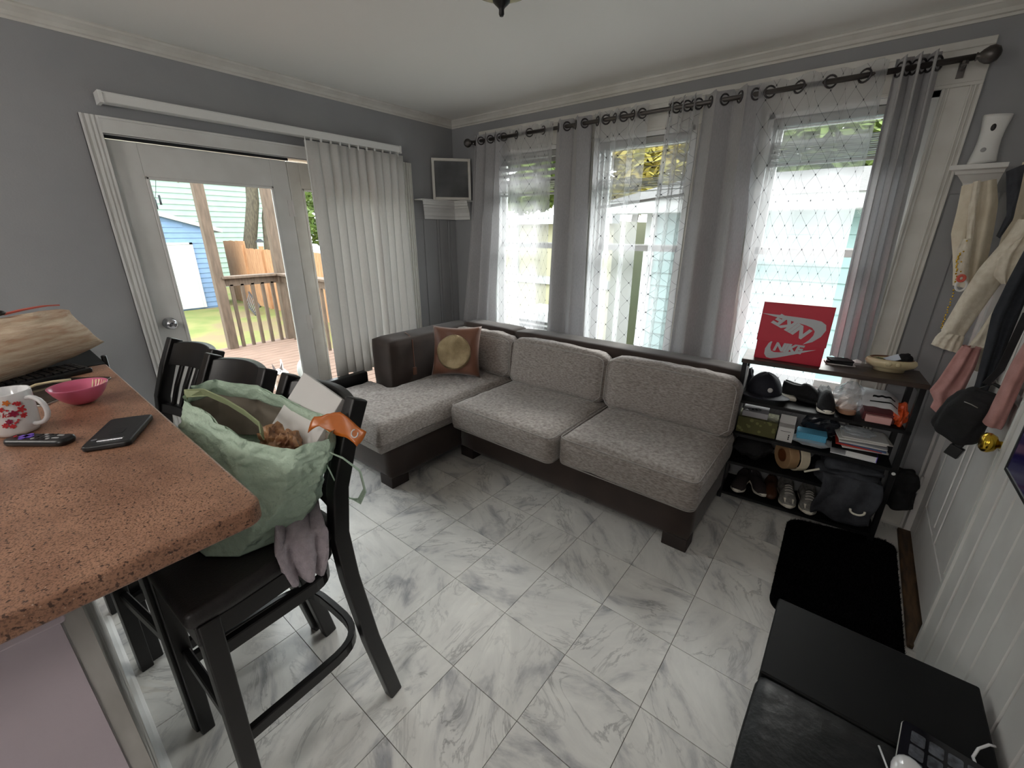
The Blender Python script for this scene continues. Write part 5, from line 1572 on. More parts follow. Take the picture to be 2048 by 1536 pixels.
# ---------------------------------------------------------------- rug
def rug_outline(n=10):
    q = [(3.0, -0.345), (3.475, -0.235), (3.478, -1.14), (3.02, -1.12)]
    r = 0.085
    pts = []
    for i in range(4):
        p = Vector(q[i]); a = (Vector(q[i - 1]) - p).normalized(); b = (Vector(q[(i + 1) % 4]) - p).normalized()
        s, e = p + a * r, p + b * r
        for k in range(n + 1):
            t = k / n
            pts.append(tuple((1 - t) ** 2 * s + 2 * t * (1 - t) * p + t * t * e))
    return pts
ro = rug_outline()
rg = thing('door_mat', 'black shaggy door mat in front of the inner door', 'rug', (3.24, -0.7, 0))
MB().prism(ro, 0.0005, 0.010).build('backing', M_['rug'], rg)
random.seed(21)
def in_poly(x, y):
    c = False
    for i in range(len(ro)):
        (x1, y1), (x2, y2) = ro[i], ro[i - 1]
        if (y1 > y) != (y2 > y) and x < (x2 - x1) * (y - y1) / (y2 - y1) + x1:
            c = not c
    return c
pile = MB()
for k in range(26000):
    x, y = random.uniform(2.995, 3.482), random.uniform(-1.145, -0.23)
    if not in_poly(x, y):
        continue
    a = random.uniform(0, 2 * PI)
    h = random.uniform(0.008, 0.016)
    lx, ly = random.uniform(-0.006, 0.006), random.uniform(-0.006, 0.006)
    w = 0.0016
    pile.add([(x - w * math.cos(a), y - w * math.sin(a), 0.009), (x + w * math.cos(a), y + w * math.sin(a), 0.009), (x + lx, y + ly, 0.009 + h)], [(0, 1, 2)])
po = pile.build('pile', M_['rug'], rg); po['kind'] = 'stuff'

# ---------------------------------------------------------------- black bench and what lies on it
bn = thing('bench', 'black storage bench with a leather-padded lid in the corner of view', 'bench', (3.27, -2.1, 0))
B(3.055, 3.485, -2.62, -1.585, 0.0, 0.405).build('body', M_['leather'], bn, bevel=0.012, bseg=3)
B(3.045, 3.495, -1.885, -1.575, 0.405, 0.450).build('lid_board', M_['blackboard'], bn, bevel=0.006)
cushion(3.043, 3.497, -2.63, -1.890, 0.405, 0.452, puff=0.012, n=24, corner=0.018, wr=0.0012, seed=5).build('padded_lid', M_['leather'], bn, smooth=True)
tb2 = thing('tablet', 'black tablet with a silver rim lying on the bench', 'tablet', M=Matrix.Translation((3.385, -1.955, 0.468)) @ Matrix.Rotation(math.radians(-8), 4, 'Z'))
MB().prism(rrect(0.15, 0.24, 0.012), 0, 0.006).build('body', M_['silver'], tb2, local=True, bevel=0.001)
MB().prism(rrect(0.147, 0.237, 0.011), 0.0055, 0.008).build('screen', M_['screen'], tb2, local=True)
M_['keylit'] = pm('grey_screen_key', (96, 100, 108), 0.25, c2=(58, 60, 66), vscale=60)
for i in range(4):
    for j in range(5):
        MB().prism(rrect(0.024, 0.032, 0.004, cx=-0.045 + i * 0.030, cy=0.085 - j * 0.038), 0.008, 0.0084).build('screen_key', M_['keylit'], tb2, local=True)  # grey rectangles paint a keyboard-like reflection onto the dark screen
cbl = MB().tube([(3.492, -1.755, 0.458), (3.480, -1.765, 0.464), (3.462, -1.785, 0.458), (3.450, -1.815, 0.457), (3.458, -1.86, 0.457), (3.475, -1.90, 0.470), (3.48, -1.95, 0.470)], 0.003, 8)
tag(cbl.build('charging_cable', M_['mugw'], smooth=True), 'white charging cable curling over the bench edge', 'cable')
tag(MB().ell((3.33, -1.985, 0.490), (0.032, 0.05, 0.016), 20, 10).build('computer_mouse', M_['mugw'], smooth=True), 'white rounded mouse lying on the black tablet', 'mouse')
tag(MB().tube([(3.285, -1.93, 0.470), (3.30, -1.98, 0.472), (3.31, -2.05, 0.470)], 0.0022, 6).build('thin_cable', M_['mugw'], smooth=True), 'thin white cord beside the tablet on the bench', 'cable')
tag(MB().box(0, 0.035, 0, 0.016, 0, 0.95, Matrix.Translation((3.498, -2.02, 0.0)) @ Matrix.Rotation(0.36, 4, 'X') @ Matrix.Translation((-0.012, 0, 0))).build('black_pole', M_['blackboard'], bevel=0.002), 'black flat pole leaning between the bench and white boards', 'pole')

# ---------------------------------------------------------------- television on the wall
tv = thing('television', 'wall-mounted flat television with dark blue screen at the picture edge', 'television', (RX, -1.75, 0.95))
B(3.475, 3.51, -2.30, -1.20, 0.905, 1.55).build('body', M_['blackplastic'], tv, bevel=0.004)
MB().box(3.470, 3.476, -2.30, -1.20, 0.905, 0.918).box(3.470, 3.476, -2.30, -1.20, 1.538, 1.55).box(3.470, 3.476, -1.212, -1.20, 0.905, 1.55).box(3.470, 3.476, -2.30, -2.288, 0.905, 1.55).build('bezel', M_['blackmetal'], tv, bevel=0.002, bseg=1)
B(3.472, 3.4755, -2.288, -1.212, 0.918, 1.538).build('screen', pm('blue_screen', (20, 17, 48), 0.12, emit=(30, 22, 80), estr=0.05), tv)
B(3.508, 3.528, -1.9, -1.6, 1.1, 1.35).build('wall_bracket', M_['blackmetal'], tv)

# ---------------------------------------------------------------- coat shelf, air freshener, hanging clothes
cs2 = thing('coat_shelf', 'white moulded coat shelf between window casing and inner door', 'shelf', (3.36, -0.06, 1.72))
pr2 = [(0, 0), (0.03, 0), (0.036, 0.02), (0.05, 0.03), (0.062, 0.055), (0.10, 0.085), (0.115, 0.088), (0.12, 0.10), (0.15, 0.104), (0.15, 0.122), (0, 0.122)]
n = len(pr2)
e0 = [Vector((3.335 - d * 0.72, -0.008 - d, 1.702 + z)) for d, z in pr2]
e1 = [Vector((3.40, -0.008 - d, 1.702 + z)) for d, z in pr2]
MB().add(e0 + e1, [tuple(range(n)), tuple(range(2 * n - 1, n - 1, -1))] + [(i, n + i, n + (i + 1) % n, (i + 1) % n) for i in range(n)]).build('moulding', M_['white'], cs2)
for x in (3.33, 3.37):
    MB().tube([(x, -0.06, 1.72), (x, -0.10, 1.68), (x, -0.14, 1.67), (x, -0.155, 1.69)], 0.005, 8).build('hook', M_['pewter'], cs2, smooth=True)
af = thing('air_freshener', 'white wavy air freshener unit on the wall above the coat shelf', 'air freshener', (3.335, -0.0, 1.84))
def aff(u, v):
    z = lerp(1.838, 2.022, v)
    w = 0.046 - 0.010 * math.sin(v * PI)
    a = PI * u
    return (3.334 + 0.004 * (v - 0.5) - w * math.cos(a), -0.008 - 0.046 * (math.sin(a) ** 0.45), z + 0.004 * math.cos(a) * (1 if v > 0.5 else -1))
g = MB().grid(aff, 22, 16)
g.f += [tuple(range(22, -1, -1)), tuple(16 * 23 + k for k in range(23))]
g.build('body', M_['pvc'], af, smooth=True)
MB().ell((3.330, -0.053, 1.972), (0.0085, 0.005, 0.014), 14, 8).build('nozzle', M_['rubber'], af, smooth=True)
MB().ell((3.322, -0.055, 1.888), (0.009, 0.003, 0.009), 14, 8).build('button', M_['keygrey'], af, smooth=True)

def garment(name, label, cat, y, Lp, Rp, mat, thick=0.03, folds=2, amp=0.012, group=None, ydrift=0.0, seed=0, parent=None, pname='cloth'):
    nu, nv = 22, 22
    t = parent
    if t is None:
        t = thing(name, label, cat, (sum(p[0] for p in Lp) / len(Lp), y, Lp[-1][1]), group=group)
    def surf(side):
        def f(u, v):
            a, b = pl(Lp, v), pl(Rp, v)
            x, z = lerp(a[0], b[0], u), lerp(a[1], b[1], u)
            e = (1 - (2 * u - 1) ** 2) ** 0.5
            fo = amp * math.sin(folds * 2 * PI * u + seed + v * 1.5) * e
            yy = y + ydrift * v - side * thick / 2 * e + fo + 0.006 * nz(u * 3 + seed, v * 5, 0, 1)
            return (min(x, 3.524), min(yy, -0.012), z)
        return f
    m = MB().grid(surf(1), nu, nv).grid(surf(-1), nu, nv)
    o = m.build(pname, mat, t, smooth=True)
    return t
M_['beige'] = pm('cream_twill', (216, 206, 186), 0.85, c2=(204, 192, 170), vscale=20, bump=0.15, bscale=160)
M_['ivory'] = pm('ivory_fleece', (222, 214, 198), 0.95, c2=(210, 200, 182), vscale=50, bump=0.2, bscale=200)
M_['rose'] = pm('rose_cotton', (190, 142, 138), 0.85, c2=(172, 124, 120), vscale=20, bump=0.12, bscale=140)
M_['darkpant'] = pm('near_black_denim', (26, 29, 36), 0.9, c2=(34, 37, 44), vscale=60)
g1 = garment('jacket', 'cream twill jacket hanging on the coat shelf, collar side to the window', 'clothes', -0.24, [(3.275, 1.735), (3.285, 1.64), (3.29, 1.55), (3.315, 1.47), (3.335, 1.40), (3.35, 1.335)], [(3.37, 1.755), (3.40, 1.66), (3.415, 1.56), (3.425, 1.47), (3.43, 1.39), (3.43, 1.32)], M_['beige'], 0.07, 2, 0.012, seed=1)
garment('', '', '', -0.285, [(3.300, 1.745), (3.312, 1.65), (3.335, 1.54), (3.352, 1.45)], [(3.322, 1.750), (3.336, 1.65), (3.356, 1.54), (3.37, 1.45)], M_['ivory'], 0.012, 1, 0.003, parent=g1, pname='placket')
garment('', '', '', -0.300, [(3.322, 1.527), (3.318, 1.48), (3.334, 1.40), (3.366, 1.335)], [(3.352, 1.53), (3.362, 1.48), (3.376, 1.40), (3.402, 1.325)], M_['ivory'], 0.02, 1, 0.004, parent=g1, pname='studded_cuff')
garment('', '', '', -0.300, [(3.380, 1.775), (3.402, 1.70), (3.424, 1.62), (3.418, 1.54)], [(3.425, 1.80), (3.437, 1.70), (3.447, 1.60), (3.430, 1.53)], M_['charcoal'], 0.015, 1, 0.004, parent=g1, pname='lining')
for k in range(6):
    p = pl([(3.328, 1.52), (3.330, 1.45), (3.345, 1.385), (3.376, 1.338)], k / 5)
    MB().ell((p[0] + 0.010, -0.313, p[1]), (0.003, 0.002, 0.003), 8, 6).build('stud', M_['brass'], g1, smooth=True)
garment('coat', 'beige coat hanging in the corner behind the cream jacket', 'clothes', -0.20, [(3.43, 1.815), (3.44, 1.72), (3.445, 1.62), (3.45, 1.50)], [(3.524, 1.815), (3.524, 1.72), (3.524, 1.62), (3.524, 1.50)], M_['beige'], 0.05, 2, 0.010, seed=11)
g2 = garment('sweater', 'ivory long-sleeved sweater with ribbed cuffs hanging by the inner door', 'clothes', -0.33, [(3.455, 1.60), (3.44, 1.53), (3.40, 1.42), (3.375, 1.30), (3.358, 1.19), (3.352, 1.15)], [(3.515, 1.60), (3.515, 1.53), (3.49, 1.42), (3.462, 1.30), (3.435, 1.17), (3.428, 1.135)], M_['ivory'], 0.06, 1, 0.008, seed=2, pname='sleeve')
garment('', '', '', -0.33, [(3.356, 1.150), (3.342, 1.12), (3.336, 1.085)], [(3.430, 1.135), (3.432, 1.10), (3.436, 1.06)], M_['ivory'], 0.055, 4, 0.005, parent=g2, pname='ribbed_cuff')
garment('', '', '', -0.38, [(3.500, 1.42), (3.48, 1.30), (3.458, 1.17), (3.442, 1.10)], [(3.523, 1.42), (3.523, 1.30), (3.508, 1.17), (3.496, 1.09)], M_['ivory'], 0.05, 1, 0.008, seed=4, parent=g2, pname='sleeve')
garment('', '', '', -0.38, [(3.441, 1.10), (3.430, 1.06), (3.424, 1.02)], [(3.496, 1.09), (3.498, 1.05), (3.500, 1.005)], M_['ivory'], 0.05, 4, 0.005, parent=g2, pname='ribbed_cuff')
garment('', '', '', -0.36, [(3.452, 1.50), (3.432, 1.45), (3.44, 1.39), (3.47, 1.36)], [(3.522, 1.62), (3.522, 1.52), (3.522, 1.44), (3.50, 1.37)], M_['ivory'], 0.06, 3, 0.010, seed=5, parent=g2, pname='hem')
garment('shirt', 'rose pink shirt sleeve hanging below the ivory cuffs', 'clothes', -0.42, [(3.418, 1.11), (3.40, 1.03), (3.385, 0.95), (3.370, 0.90), (3.395, 0.86), (3.392, 0.825)], [(3.475, 1.11), (3.48, 1.03), (3.475, 0.95), (3.47, 0.90), (3.466, 0.85), (3.460, 0.79)], M_['rose'], 0.05, 2, 0.010, seed=6)
garment('trousers', 'near-black trousers hanging behind the ivory sweater', 'clothes', -0.50, [(3.475, 1.52), (3.460, 1.38), (3.452, 1.26), (3.470, 1.10), (3.482, 0.98), (3.480, 0.88)], [(3.524, 1.52), (3.524, 1.36), (3.524, 1.22), (3.524, 1.08), (3.524, 0.96), (3.52, 0.88)], M_['darkpant'], 0.06, 2, 0.010, seed=7)
garment('hoodie', 'rose pink hooded sleeve hanging next to the television', 'clothes', -0.82, [(3.495, 1.22), (3.485, 1.14), (3.482, 1.05), (3.478, 0.96), (3.474, 0.92)], [(3.524, 1.22), (3.524, 1.14), (3.524, 1.05), (3.524, 0.96), (3.522, 0.915)], M_['rose'], 0.09, 1, 0.010, seed=9)
bp = thing('waist_bag', 'black waist bag with plastic buckle hanging on the inner door', 'bag', (3.45, -0.75, 0.8))
Mw = Matrix.Translation((3.445, -0.75, 0.905)) @ Matrix.Rotation(-0.5, 4, 'Z') @ Matrix.Rotation(0.25, 4, 'Y')
cushion(-0.062, 0.062, -0.035, 0.035, -0.095, 0.10, puff=0.015, n=14, corner=0.032, M=Mw, seed=91, wr=0.01).build('pouch', M_['blackcloth'], bp, smooth=True)
MB().tube([Mw @ Vector(p) for p in ((-0.02, -0.054, 0.068), (0.0, -0.054, 0.070), (0.02, -0.054, 0.069))], 0.0016, 6).build('zipper', M_['silver'], bp, smooth=True)
MB().tube([Mw @ Vector(p) for p in ((-0.04, 0.02, 0.09), (-0.01, 0.03, 0.14), (0.03, 0.03, 0.135), (0.058, 0.02, 0.08))], 0, flat=(0.014, 0.002)).build('strap', M_['blackcloth'], bp)
MB().box(0.02, 0.062, -0.02, 0.0, -0.150, -0.105, Mw).box(0.03, 0.052, -0.016, -0.004, -0.108, -0.08, Mw).build('buckle', M_['blackplastic'], bp, bevel=0.003)
MB().tube([(3.46, -0.75, 1.04), (3.48, -0.75, 1.10), (3.485, -0.76, 1.3)], 0, flat=(0.010, 0.002), up=(0, 1, 0)).build('hanging_loop', M_['blackcloth'], bp)
# beaded chain with a scrunchie
bc = thing('bead_chain', 'gold bead chain with pink beads hanging from the cream jacket', 'chain', (3.30, -0.22, 1.13))
cp_ = [(3.330, 1.47), (3.328, 1.44), (3.338, 1.40), (3.350, 1.34), (3.352, 1.27), (3.352, 1.21), (3.352, 1.16)]
for k in range(34):
    p = pl(cp_, k / 33)
    MB().ell((p[0] + 0.002 * math.sin(k * 2), -0.322, p[1]), (0.0032, 0.0032, 0.0040), 8, 6).build('bead', M_['brass'], bc, smooth=True)
MB().tube([(3.366 + 0.016 * math.cos(a), -0.325, 1.342 + 0.022 * math.sin(a)) for a in [i * PI / 8 for i in range(16)]], 0.0045, 6, closed=True).build('white_loop', M_['paper'], bc, smooth=True)
MB().tube([(3.358 + 0.010 * math.cos(a), -0.330, 1.372 + 0.012 * math.sin(a)) for a in [i * PI / 6 for i in range(12)]], 0.006, 6, closed=True).build('pink_loop', M_['salmon'], bc, smooth=True)

# ================================================================ outside
GZ = -0.8
def lawn_mat():
    k = NT('lawn_grass')
    tc = k.new('ShaderNodeTexCoord')
    n1 = k.new('ShaderNodeTexNoise', i_Scale=0.9, i_Detail=6)
    n2 = k.new('ShaderNodeTexNoise', i_Scale=45.0, i_Detail=4)
    for n in (n1, n2):
        k.link(tc.outputs['Object'], n.inputs['Vector'])
    a = k.ramp(n1.outputs['Fac'], [(0.36, (88, 98, 44)), (0.50, (110, 108, 60)), (0.62, (112, 94, 70))])
    c = k.mix(k.ramp(n2.outputs['Fac'], [(0.4, (0, 0, 0, 1)), (0.7, (0.4, 0.4, 0.4, 1))]), a, lin((88, 104, 48)))
    k.link(c, k.b.inputs['Base Color'])
    k.b.inputs['Roughness'].default_value = 0.9
    return k.m
M_['lawn'] = lawn_mat()
M_['deck'] = pm('deck_board', (122, 98, 84), 0.75, c2=(104, 83, 70), vscale=5, stretch=(8, 1, 8))
M_['post'] = pm('weathered_post', (98, 82, 68), 0.8, c2=(80, 66, 54), vscale=6, stretch=(6, 6, 1))
M_['cedar'] = pm('cedar_picket', (170, 128, 92), 0.8, c2=(150, 108, 76), vscale=5, stretch=(6, 6, 1))
M_['shed'] = pm('blue_siding', (104, 130, 160), 0.7, c2=(98, 123, 152), vscale=5)
M_['mint'] = pm('mint_siding', (140, 160, 148), 0.7, c2=(134, 154, 142), vscale=3)
M_['teal'] = pm('aqua_siding', (134, 158, 156), 0.7, c2=(128, 152, 150), vscale=3)
M_['bark'] = pm('tree_bark', (84, 77, 62), 0.9, c2=(58, 52, 42), vscale=9, stretch=(3, 3, 0.8), bump=0.6, bscale=14)
M_['leafa'] = pm('leaf_green', (84, 104, 48), 0.7, c2=(112, 126, 66), vscale=2)
M_['leafy'] = pm('leaf_yellow', (160, 142, 66), 0.7, c2=(136, 132, 64), vscale=2)
M_['extw'] = pm('exterior_white', (168, 169, 168), 0.6)
M_['creamw'] = pm('pale_cream_wall', (160, 157, 128), 0.7, c2=(154, 150, 122), vscale=2)
M_['roof'] = pm('grey_shingle', (62, 61, 60), 0.9, c2=(48, 47, 47), vscale=20)

tag(B(-45, 30, -30, 40, GZ - 0.3, GZ).build('ground', M_['lawn']), 'sunlit lawn and bare soil', kind='structure')

M_['concrete'] = pm('bounce_concrete', (216, 215, 210), 0.9, c2=(206, 204, 198), vscale=3)  # slab added outside the windows, pale so it bounces light to the ceiling
tag(B(-3.4, 9, 0.2, 3.3, GZ, GZ + 0.03).build('path', M_['concrete']), 'added pale concrete slab bouncing light up through the windows', kind='structure')
# deck
dk = thing('deck', 'wooden back deck outside the patio door', None, (-2.1, -1.7, -0.1), kind='structure')
MB().box(-4.14, -0.15, -3.7, 0.16, -0.20, -0.128).box(-4.16, -4.12, -3.7, 0.16, GZ, -0.128).box(-4.16, -0.15, 0.12, 0.16, GZ, -0.128).build('frame', M_['post'], dk)
x = -4.16
k = 0
random.seed(2)
while x < -0.17:
    w = min(0.138, -0.15 - x)
    B(x + 0.005, x + w - 0.005, -3.7, 0.17, -0.128, -0.100 + 0.002 * random.random()).build('deck_board', M_['deck'], dk, bevel=0.004, bseg=1)
    x += 0.1385
rl = thing('deck_railing', 'weathered wooden deck railing with tall porch posts', 'railing', (-4.0, -0.3, -0.1))
for (px_, py_) in ((-4.04, -0.77), (-4.04, 0.08)):
    B(px_ - 0.06, px_ + 0.06, py_ - 0.06, py_ + 0.06, -0.1, 2.70).build('post', M_['post'], rl, bevel=0.006, bseg=1)
B(-4.09, -3.99, -3.7, 0.14, 2.70, 2.90).build('header_beam', M_['post'], rl)
B(-4.12, -3.96, -0.74, 0.14, 0.905, 0.94).build('rail_cap', M_['post'], rl, bevel=0.004, bseg=1)
B(-4.06, -4.02, -0.72, 0.03, 0.80, 0.905).build('top_rail', M_['post'], rl)
B(-3.96, -0.2, 0.0, 0.16, 0.905, 0.94).build('rail_cap', M_['post'], rl, bevel=0.004, bseg=1)
B(-3.99, -0.2, 0.06, 0.10, 0.80, 0.905).build('top_rail', M_['post'], rl)
for k in range(5):
    y = -0.625 + k * 0.140
    B(-4.060, -4.020, y - 0.021, y + 0.021, -0.1, 0.82).build('baluster', M_['post'], rl)
for k in range(24):
    x = -3.87 + k * 0.15
    B(x - 0.018, x + 0.018, 0.062, 0.098, -0.1, 0.82).build('baluster', M_['post'], rl)
# lights and chime hanging from the beam
gl = thing('paper_lantern', 'round white paper lantern hanging from the porch beam', 'lantern', (-4.04, -1.42, 2.42))
MB().ell((-3.80, -1.235, 2.315), (0.15, 0.15, 0.14), 22, 14).build('shade', M_['extw'], gl, smooth=True)
MB().tube([(-3.80, -1.235, 2.45), (-3.98, -1.235, 2.72)], 0.003, 5).build('cord', M_['dark'], gl)
sl_ = thing('string_lights', 'string of small white bulbs along the porch beam', 'string lights', (-4.04, -0.8, 2.4))
MB().tube([(-3.98, -1.15 + 0.085 * k, 2.30 - 0.10 * math.sin(PI * ((k % 4) / 4))) for k in range(12)], 0.003, 5).build('wire', M_['dark'], sl_)
for y, z in ((-0.985, 2.14), (-0.636, 2.19), (-0.362, 2.16)):
    MB().lathe([(0.006, 0.06), (0.018, 0.04), (0.024, 0.015), (0.016, -0.01), (0.003, -0.018)], 12, Matrix.Translation((-3.98, y, z))).build('bulb', M_['extw'], sl_, smooth=True)
wc = thing('wind_chime', 'small dark wind chime hanging over the deck', 'wind chime', (-3.9, -1.33, 1.9))
for dy in (0, 0.05):
    MB().tube([(-3.9, -1.29 + dy, 1.80 + dy), (-3.9, -1.29 + dy, 1.91 + dy)], 0.012, 8).build('tube', M_['dark'], wc, smooth=True)
MB().tube([(-3.9, -1.29, 1.91), (-3.9, -1.26, 2.0), (-3.98, -1.10, 2.69)], 0.003, 5).build('cord', M_['dark'], wc)

# shed
sd = thing('shed', 'blue clapboard garden shed with white double door', 'shed', (-14, 0, GZ))
sy0, sy1, sx = -2.2, 2.12, -13.2
def roofz(y):
    return 2.05 - (y - 0.76) * 0.30 if y > -0.3 else 2.05 + 1.06 * 0.30 - (-0.3 - y) * 0.30
MB().prism([(sy0, GZ), (sy1, GZ), (sy1, roofz(sy1) - 0.05), (-0.3, roofz(-0.3) - 0.05), (sy0, roofz(sy0) - 0.05)], sx - 3.0, sx - 0.02, lambda p, q, h: (h, p, q)).build('wall', M_['shed'], sd)
z = GZ + 0.05
while z < 2.2:
    ztop = z + 0.145
    y1 = sy1 if ztop < roofz(sy1) - 0.05 else min(sy1, 0.76 + (2.05 - 0.06 - ztop) / 0.30)
    y0 = sy0 if ztop < roofz(sy0) else max(sy0, -0.3 - (2.05 + 0.318 - ztop) / 0.3)
    if y1 - y0 > 0.1:
        MB().prism([(0, 0), (0.022, 0), (0.006, 0.143), (0, 0.143)], y0, y1, lambda p, q, h, z=z: (sx - 0.02 + p, h, z + q)).build('siding_board', M_['shed'], sd)
    z += 0.15
MB().prism([(sy1 + 0.28, roofz(sy1 + 0.28) - 0.05), (sy1 + 0.28, roofz(sy1 + 0.28) + 0.06), (-0.3, roofz(-0.3) + 0.06), (-0.3, roofz(-0.3) - 0.07)], sx - 3.1, sx + 0.12, lambda p, q, h: (h, p, q)).build('rake_board', M_['extw'], sd)
MB().prism([(sy0 - 0.2, roofz(sy0 - 0.2) - 0.05), (sy0 - 0.2, roofz(sy0 - 0.2) + 0.06), (-0.3, roofz(-0.3) + 0.06), (-0.3, roofz(-0.3) - 0.07)], sx - 3.1, sx + 0.12, lambda p, q, h: (h, p, q)).build('rake_board', M_['extw'], sd)
B(sx + 0.0, sx + 0.05, -0.75, 1.53, GZ + 0.05, 1.22).build('door', M_['extw'], sd)
MB().box(sx + 0.02, sx + 0.065, 1.45, 1.53, GZ + 0.05, 1.22).box(sx + 0.02, sx + 0.065, 0.36, 0.40, GZ + 0.05, 1.22).box(sx + 0.02, sx + 0.065, -0.75, 1.53, 1.16, 1.22).build('door_trim', M_['extw'], sd)

# cedar fence
fc = thing('fence', 'tall cedar picket fence along the yard', 'fence', (-8, 2.86, GZ))
for k in range(72):
    x = -14.6 + k * 0.152
    h = 1.02 + (0.22 if x < -12.9 else 0.0) + 0.012 * random.uniform(-1, 1)
    B(x + 0.003, x + 0.147, 2.85, 2.87, GZ, h).build('picket', M_['cedar'], fc)
MB().box(-14.6, -3.7, 2.87, 2.91, -0.45, -0.36).box(-14.6, -3.7, 2.87, 2.91, 0.6, 0.69).build('rail', M_['cedar'], fc)
for x in (-12.9, -11.5, -9.0, -6.5, -4.0):
    B(x - 0.05, x + 0.05, 2.78, 2.88, GZ, 1.12).build('post', M_['cedar'], fc)
ln_ = thing('post_lantern', 'small dark lantern on the fence post', 'lantern', (-11.5, 2.83, 1.12))
MB().box(-11.56, -11.44, 2.77, 2.89, 1.12, 1.24).build('glass_box', pm('lantern_glass', (200, 205, 205), 0.2), ln_)
MB().prism([(-0.1, -0.1), (0.1, -0.1), (0.1, 0.1), (-0.1, 0.1)], 0, 0.09, lambda p, q, h: (-11.5 + p * (1 - h * 8), 2.83 + q * (1 - h * 8), 1.24 + h)).build('cap', M_['dark'], ln_)
ld = thing('ladder', 'grey folding ladder lying against the fence', 'ladder', (-11, 1.8, GZ))
for (a, b) in (((-11.8, 2.35, -0.25), (-10.6, 2.15, -0.55)), ((-11.8, 2.2, -0.58), (-10.6, 2.0, -0.78))):
    MB().tube([a, b], 0.03, 6).build('rail', M_['pewter'], ld)
for k in range(8):
    t = (k + 0.5) / 8
    MB().tube([(lerp(-11.8, -10.6, t), lerp(2.35, 2.15, t), lerp(-0.25, -0.55, t)), (lerp(-11.8, -10.6, t), lerp(2.2, 2.0, t), lerp(-0.58, -0.78, t))], 0.018, 6).build('rung', M_['pewter'], ld)

# mint green house behind the yard
hs = thing('house', 'mint green clapboard house behind the shed', 'house', (-20, 0, GZ))
B(-26, -19.05, -9, 7.5, GZ, 6.3).build('wall', M_['mint'], hs)
for k in range(34):
    z = GZ + k * 0.21
    MB().prism([(0, 0), (0.035, 0), (0.008, 0.208), (0, 0.208)], -9, 7.5, lambda p, q, h, z=z: (-19.05 + p, h, z + q)).build('siding_board', M_['mint'], hs)
B(-19.1, -18.99, 7.42, 7.56, GZ, 6.3).build('corner_board', M_['extw'], hs)
MB().prism([(-9.4, 6.25), (7.9, 6.25), (7.9, 6.45), (-0.5, 9.5), (-9.4, 6.45)], -26.3, -18.7, lambda p, q, h: (h, p, q)).build('roof', M_['roof'], hs)

def leaf_cloud(c, r, n, seed, size=0.14, thin=1.0):
    rnd = random.Random(seed)
    mb = MB()
    for _ in range(n):
        while True:
            p = Vector((rnd.uniform(-1, 1), rnd.uniform(-1, 1), rnd.uniform(-1, 1)))
            if 0.2 < p.length < 1 and noise.noise(p * 2.3 + Vector((seed, 0, 0))) > -0.15:
                break
        q = Vector((c[0] + p.x * r[0], c[1] + p.y * r[1], c[2] + p.z * r[2]))
        a = Vector((rnd.uniform(-1, 1), rnd.uniform(-1, 1), rnd.uniform(-0.6, 0.6))).normalized() * size * rnd.uniform(0.6, 1.3)
        b = a.cross(Vector((rnd.uniform(-1, 1), rnd.uniform(-1, 1), rnd.uniform(-1, 1)))).normalized() * size * 0.45
        mb.add([q - a, q + b * 0.9, q + a, q - b * 0.9], [(0, 1, 2, 3)])
    return mb
def tree(label, base, h, r, crown_c, crown_r, leaves, mat, seed, lean_=(0, 0), size=0.14, group='trees around the yard', crown=True):
    t = thing('tree', label, 'tree', base, group=group)
    n = 9
    path = [Vector((base[0] + lean_[0] * (k / n) + 0.06 * math.sin(k * 1.3 + seed), base[1] + lean_[1] * (k / n) + 0.06 * math.cos(k + seed), base[2] + h * k / n)) for k in range(n + 1)]
    MB().tube(path, [r * (1.15 - 0.35 * k / n) for k in range(n + 1)], 14).build('trunk', M_['bark'], t, smooth=True)
    if crown:
        c = path[-1]
        for k in range(4):
            a = seed + k * PI / 2
            e = Vector((crown_c[0] + 0.6 * crown_r[0] * math.cos(a), crown_c[1] + 0.6 * crown_r[1] * math.sin(a), crown_c[2] + 0.2 * crown_r[2]))
            MB().tube([path[-2], (path[-2] + e) / 2 + Vector((0, 0, 0.3)), e], [r * 0.5, r * 0.3, r * 0.1], 8).build('branch', M_['bark'], t, smooth=True)
        o = leaf_cloud(crown_c, crown_r, leaves, seed, size).build('foliage', mat, t)
        o['kind'] = 'stuff'
    return t
tree('straight dark tree trunk behind the cedar fence', (-14.5, 3.45, GZ), 6.0, 0.21, (-14.6, 4.0, 8), (3, 3, 2.2), 3500, M_['leafa'], 1, lean_=(0, 0.9))
tree('leaning greenish tree trunk beside the straight trunk', (-14.3, 3.82, GZ), 5.0, 0.20, (0, 0, 0), (1, 1, 1), 0, M_['leafa'], 4, lean_=(0, 1.1), crown=False)
for k, (x, y, z, r, mt, lab) in enumerate(((-25, 13, 2.4, 2.8, 'leafa', 'leafy tree seen past the blind edge'), (-8.8, 12.5, 4.0, 2.5, 'leafa', 'green tree beyond the corner window'), (-3.9, 13.0, 3.8, 2.3, 'leafy', 'yellow-green tree beyond the middle window'), (1.7, 13.2, 4.2, 2.5, 'leafa', 'green tree above the aqua house roof'))):
    tree(lab, (x, y, GZ), z, 0.14, (x, y, z + 0.3), (r, r, r * 0.8), 4200, M_[mt], 20 + k, size=0.24)

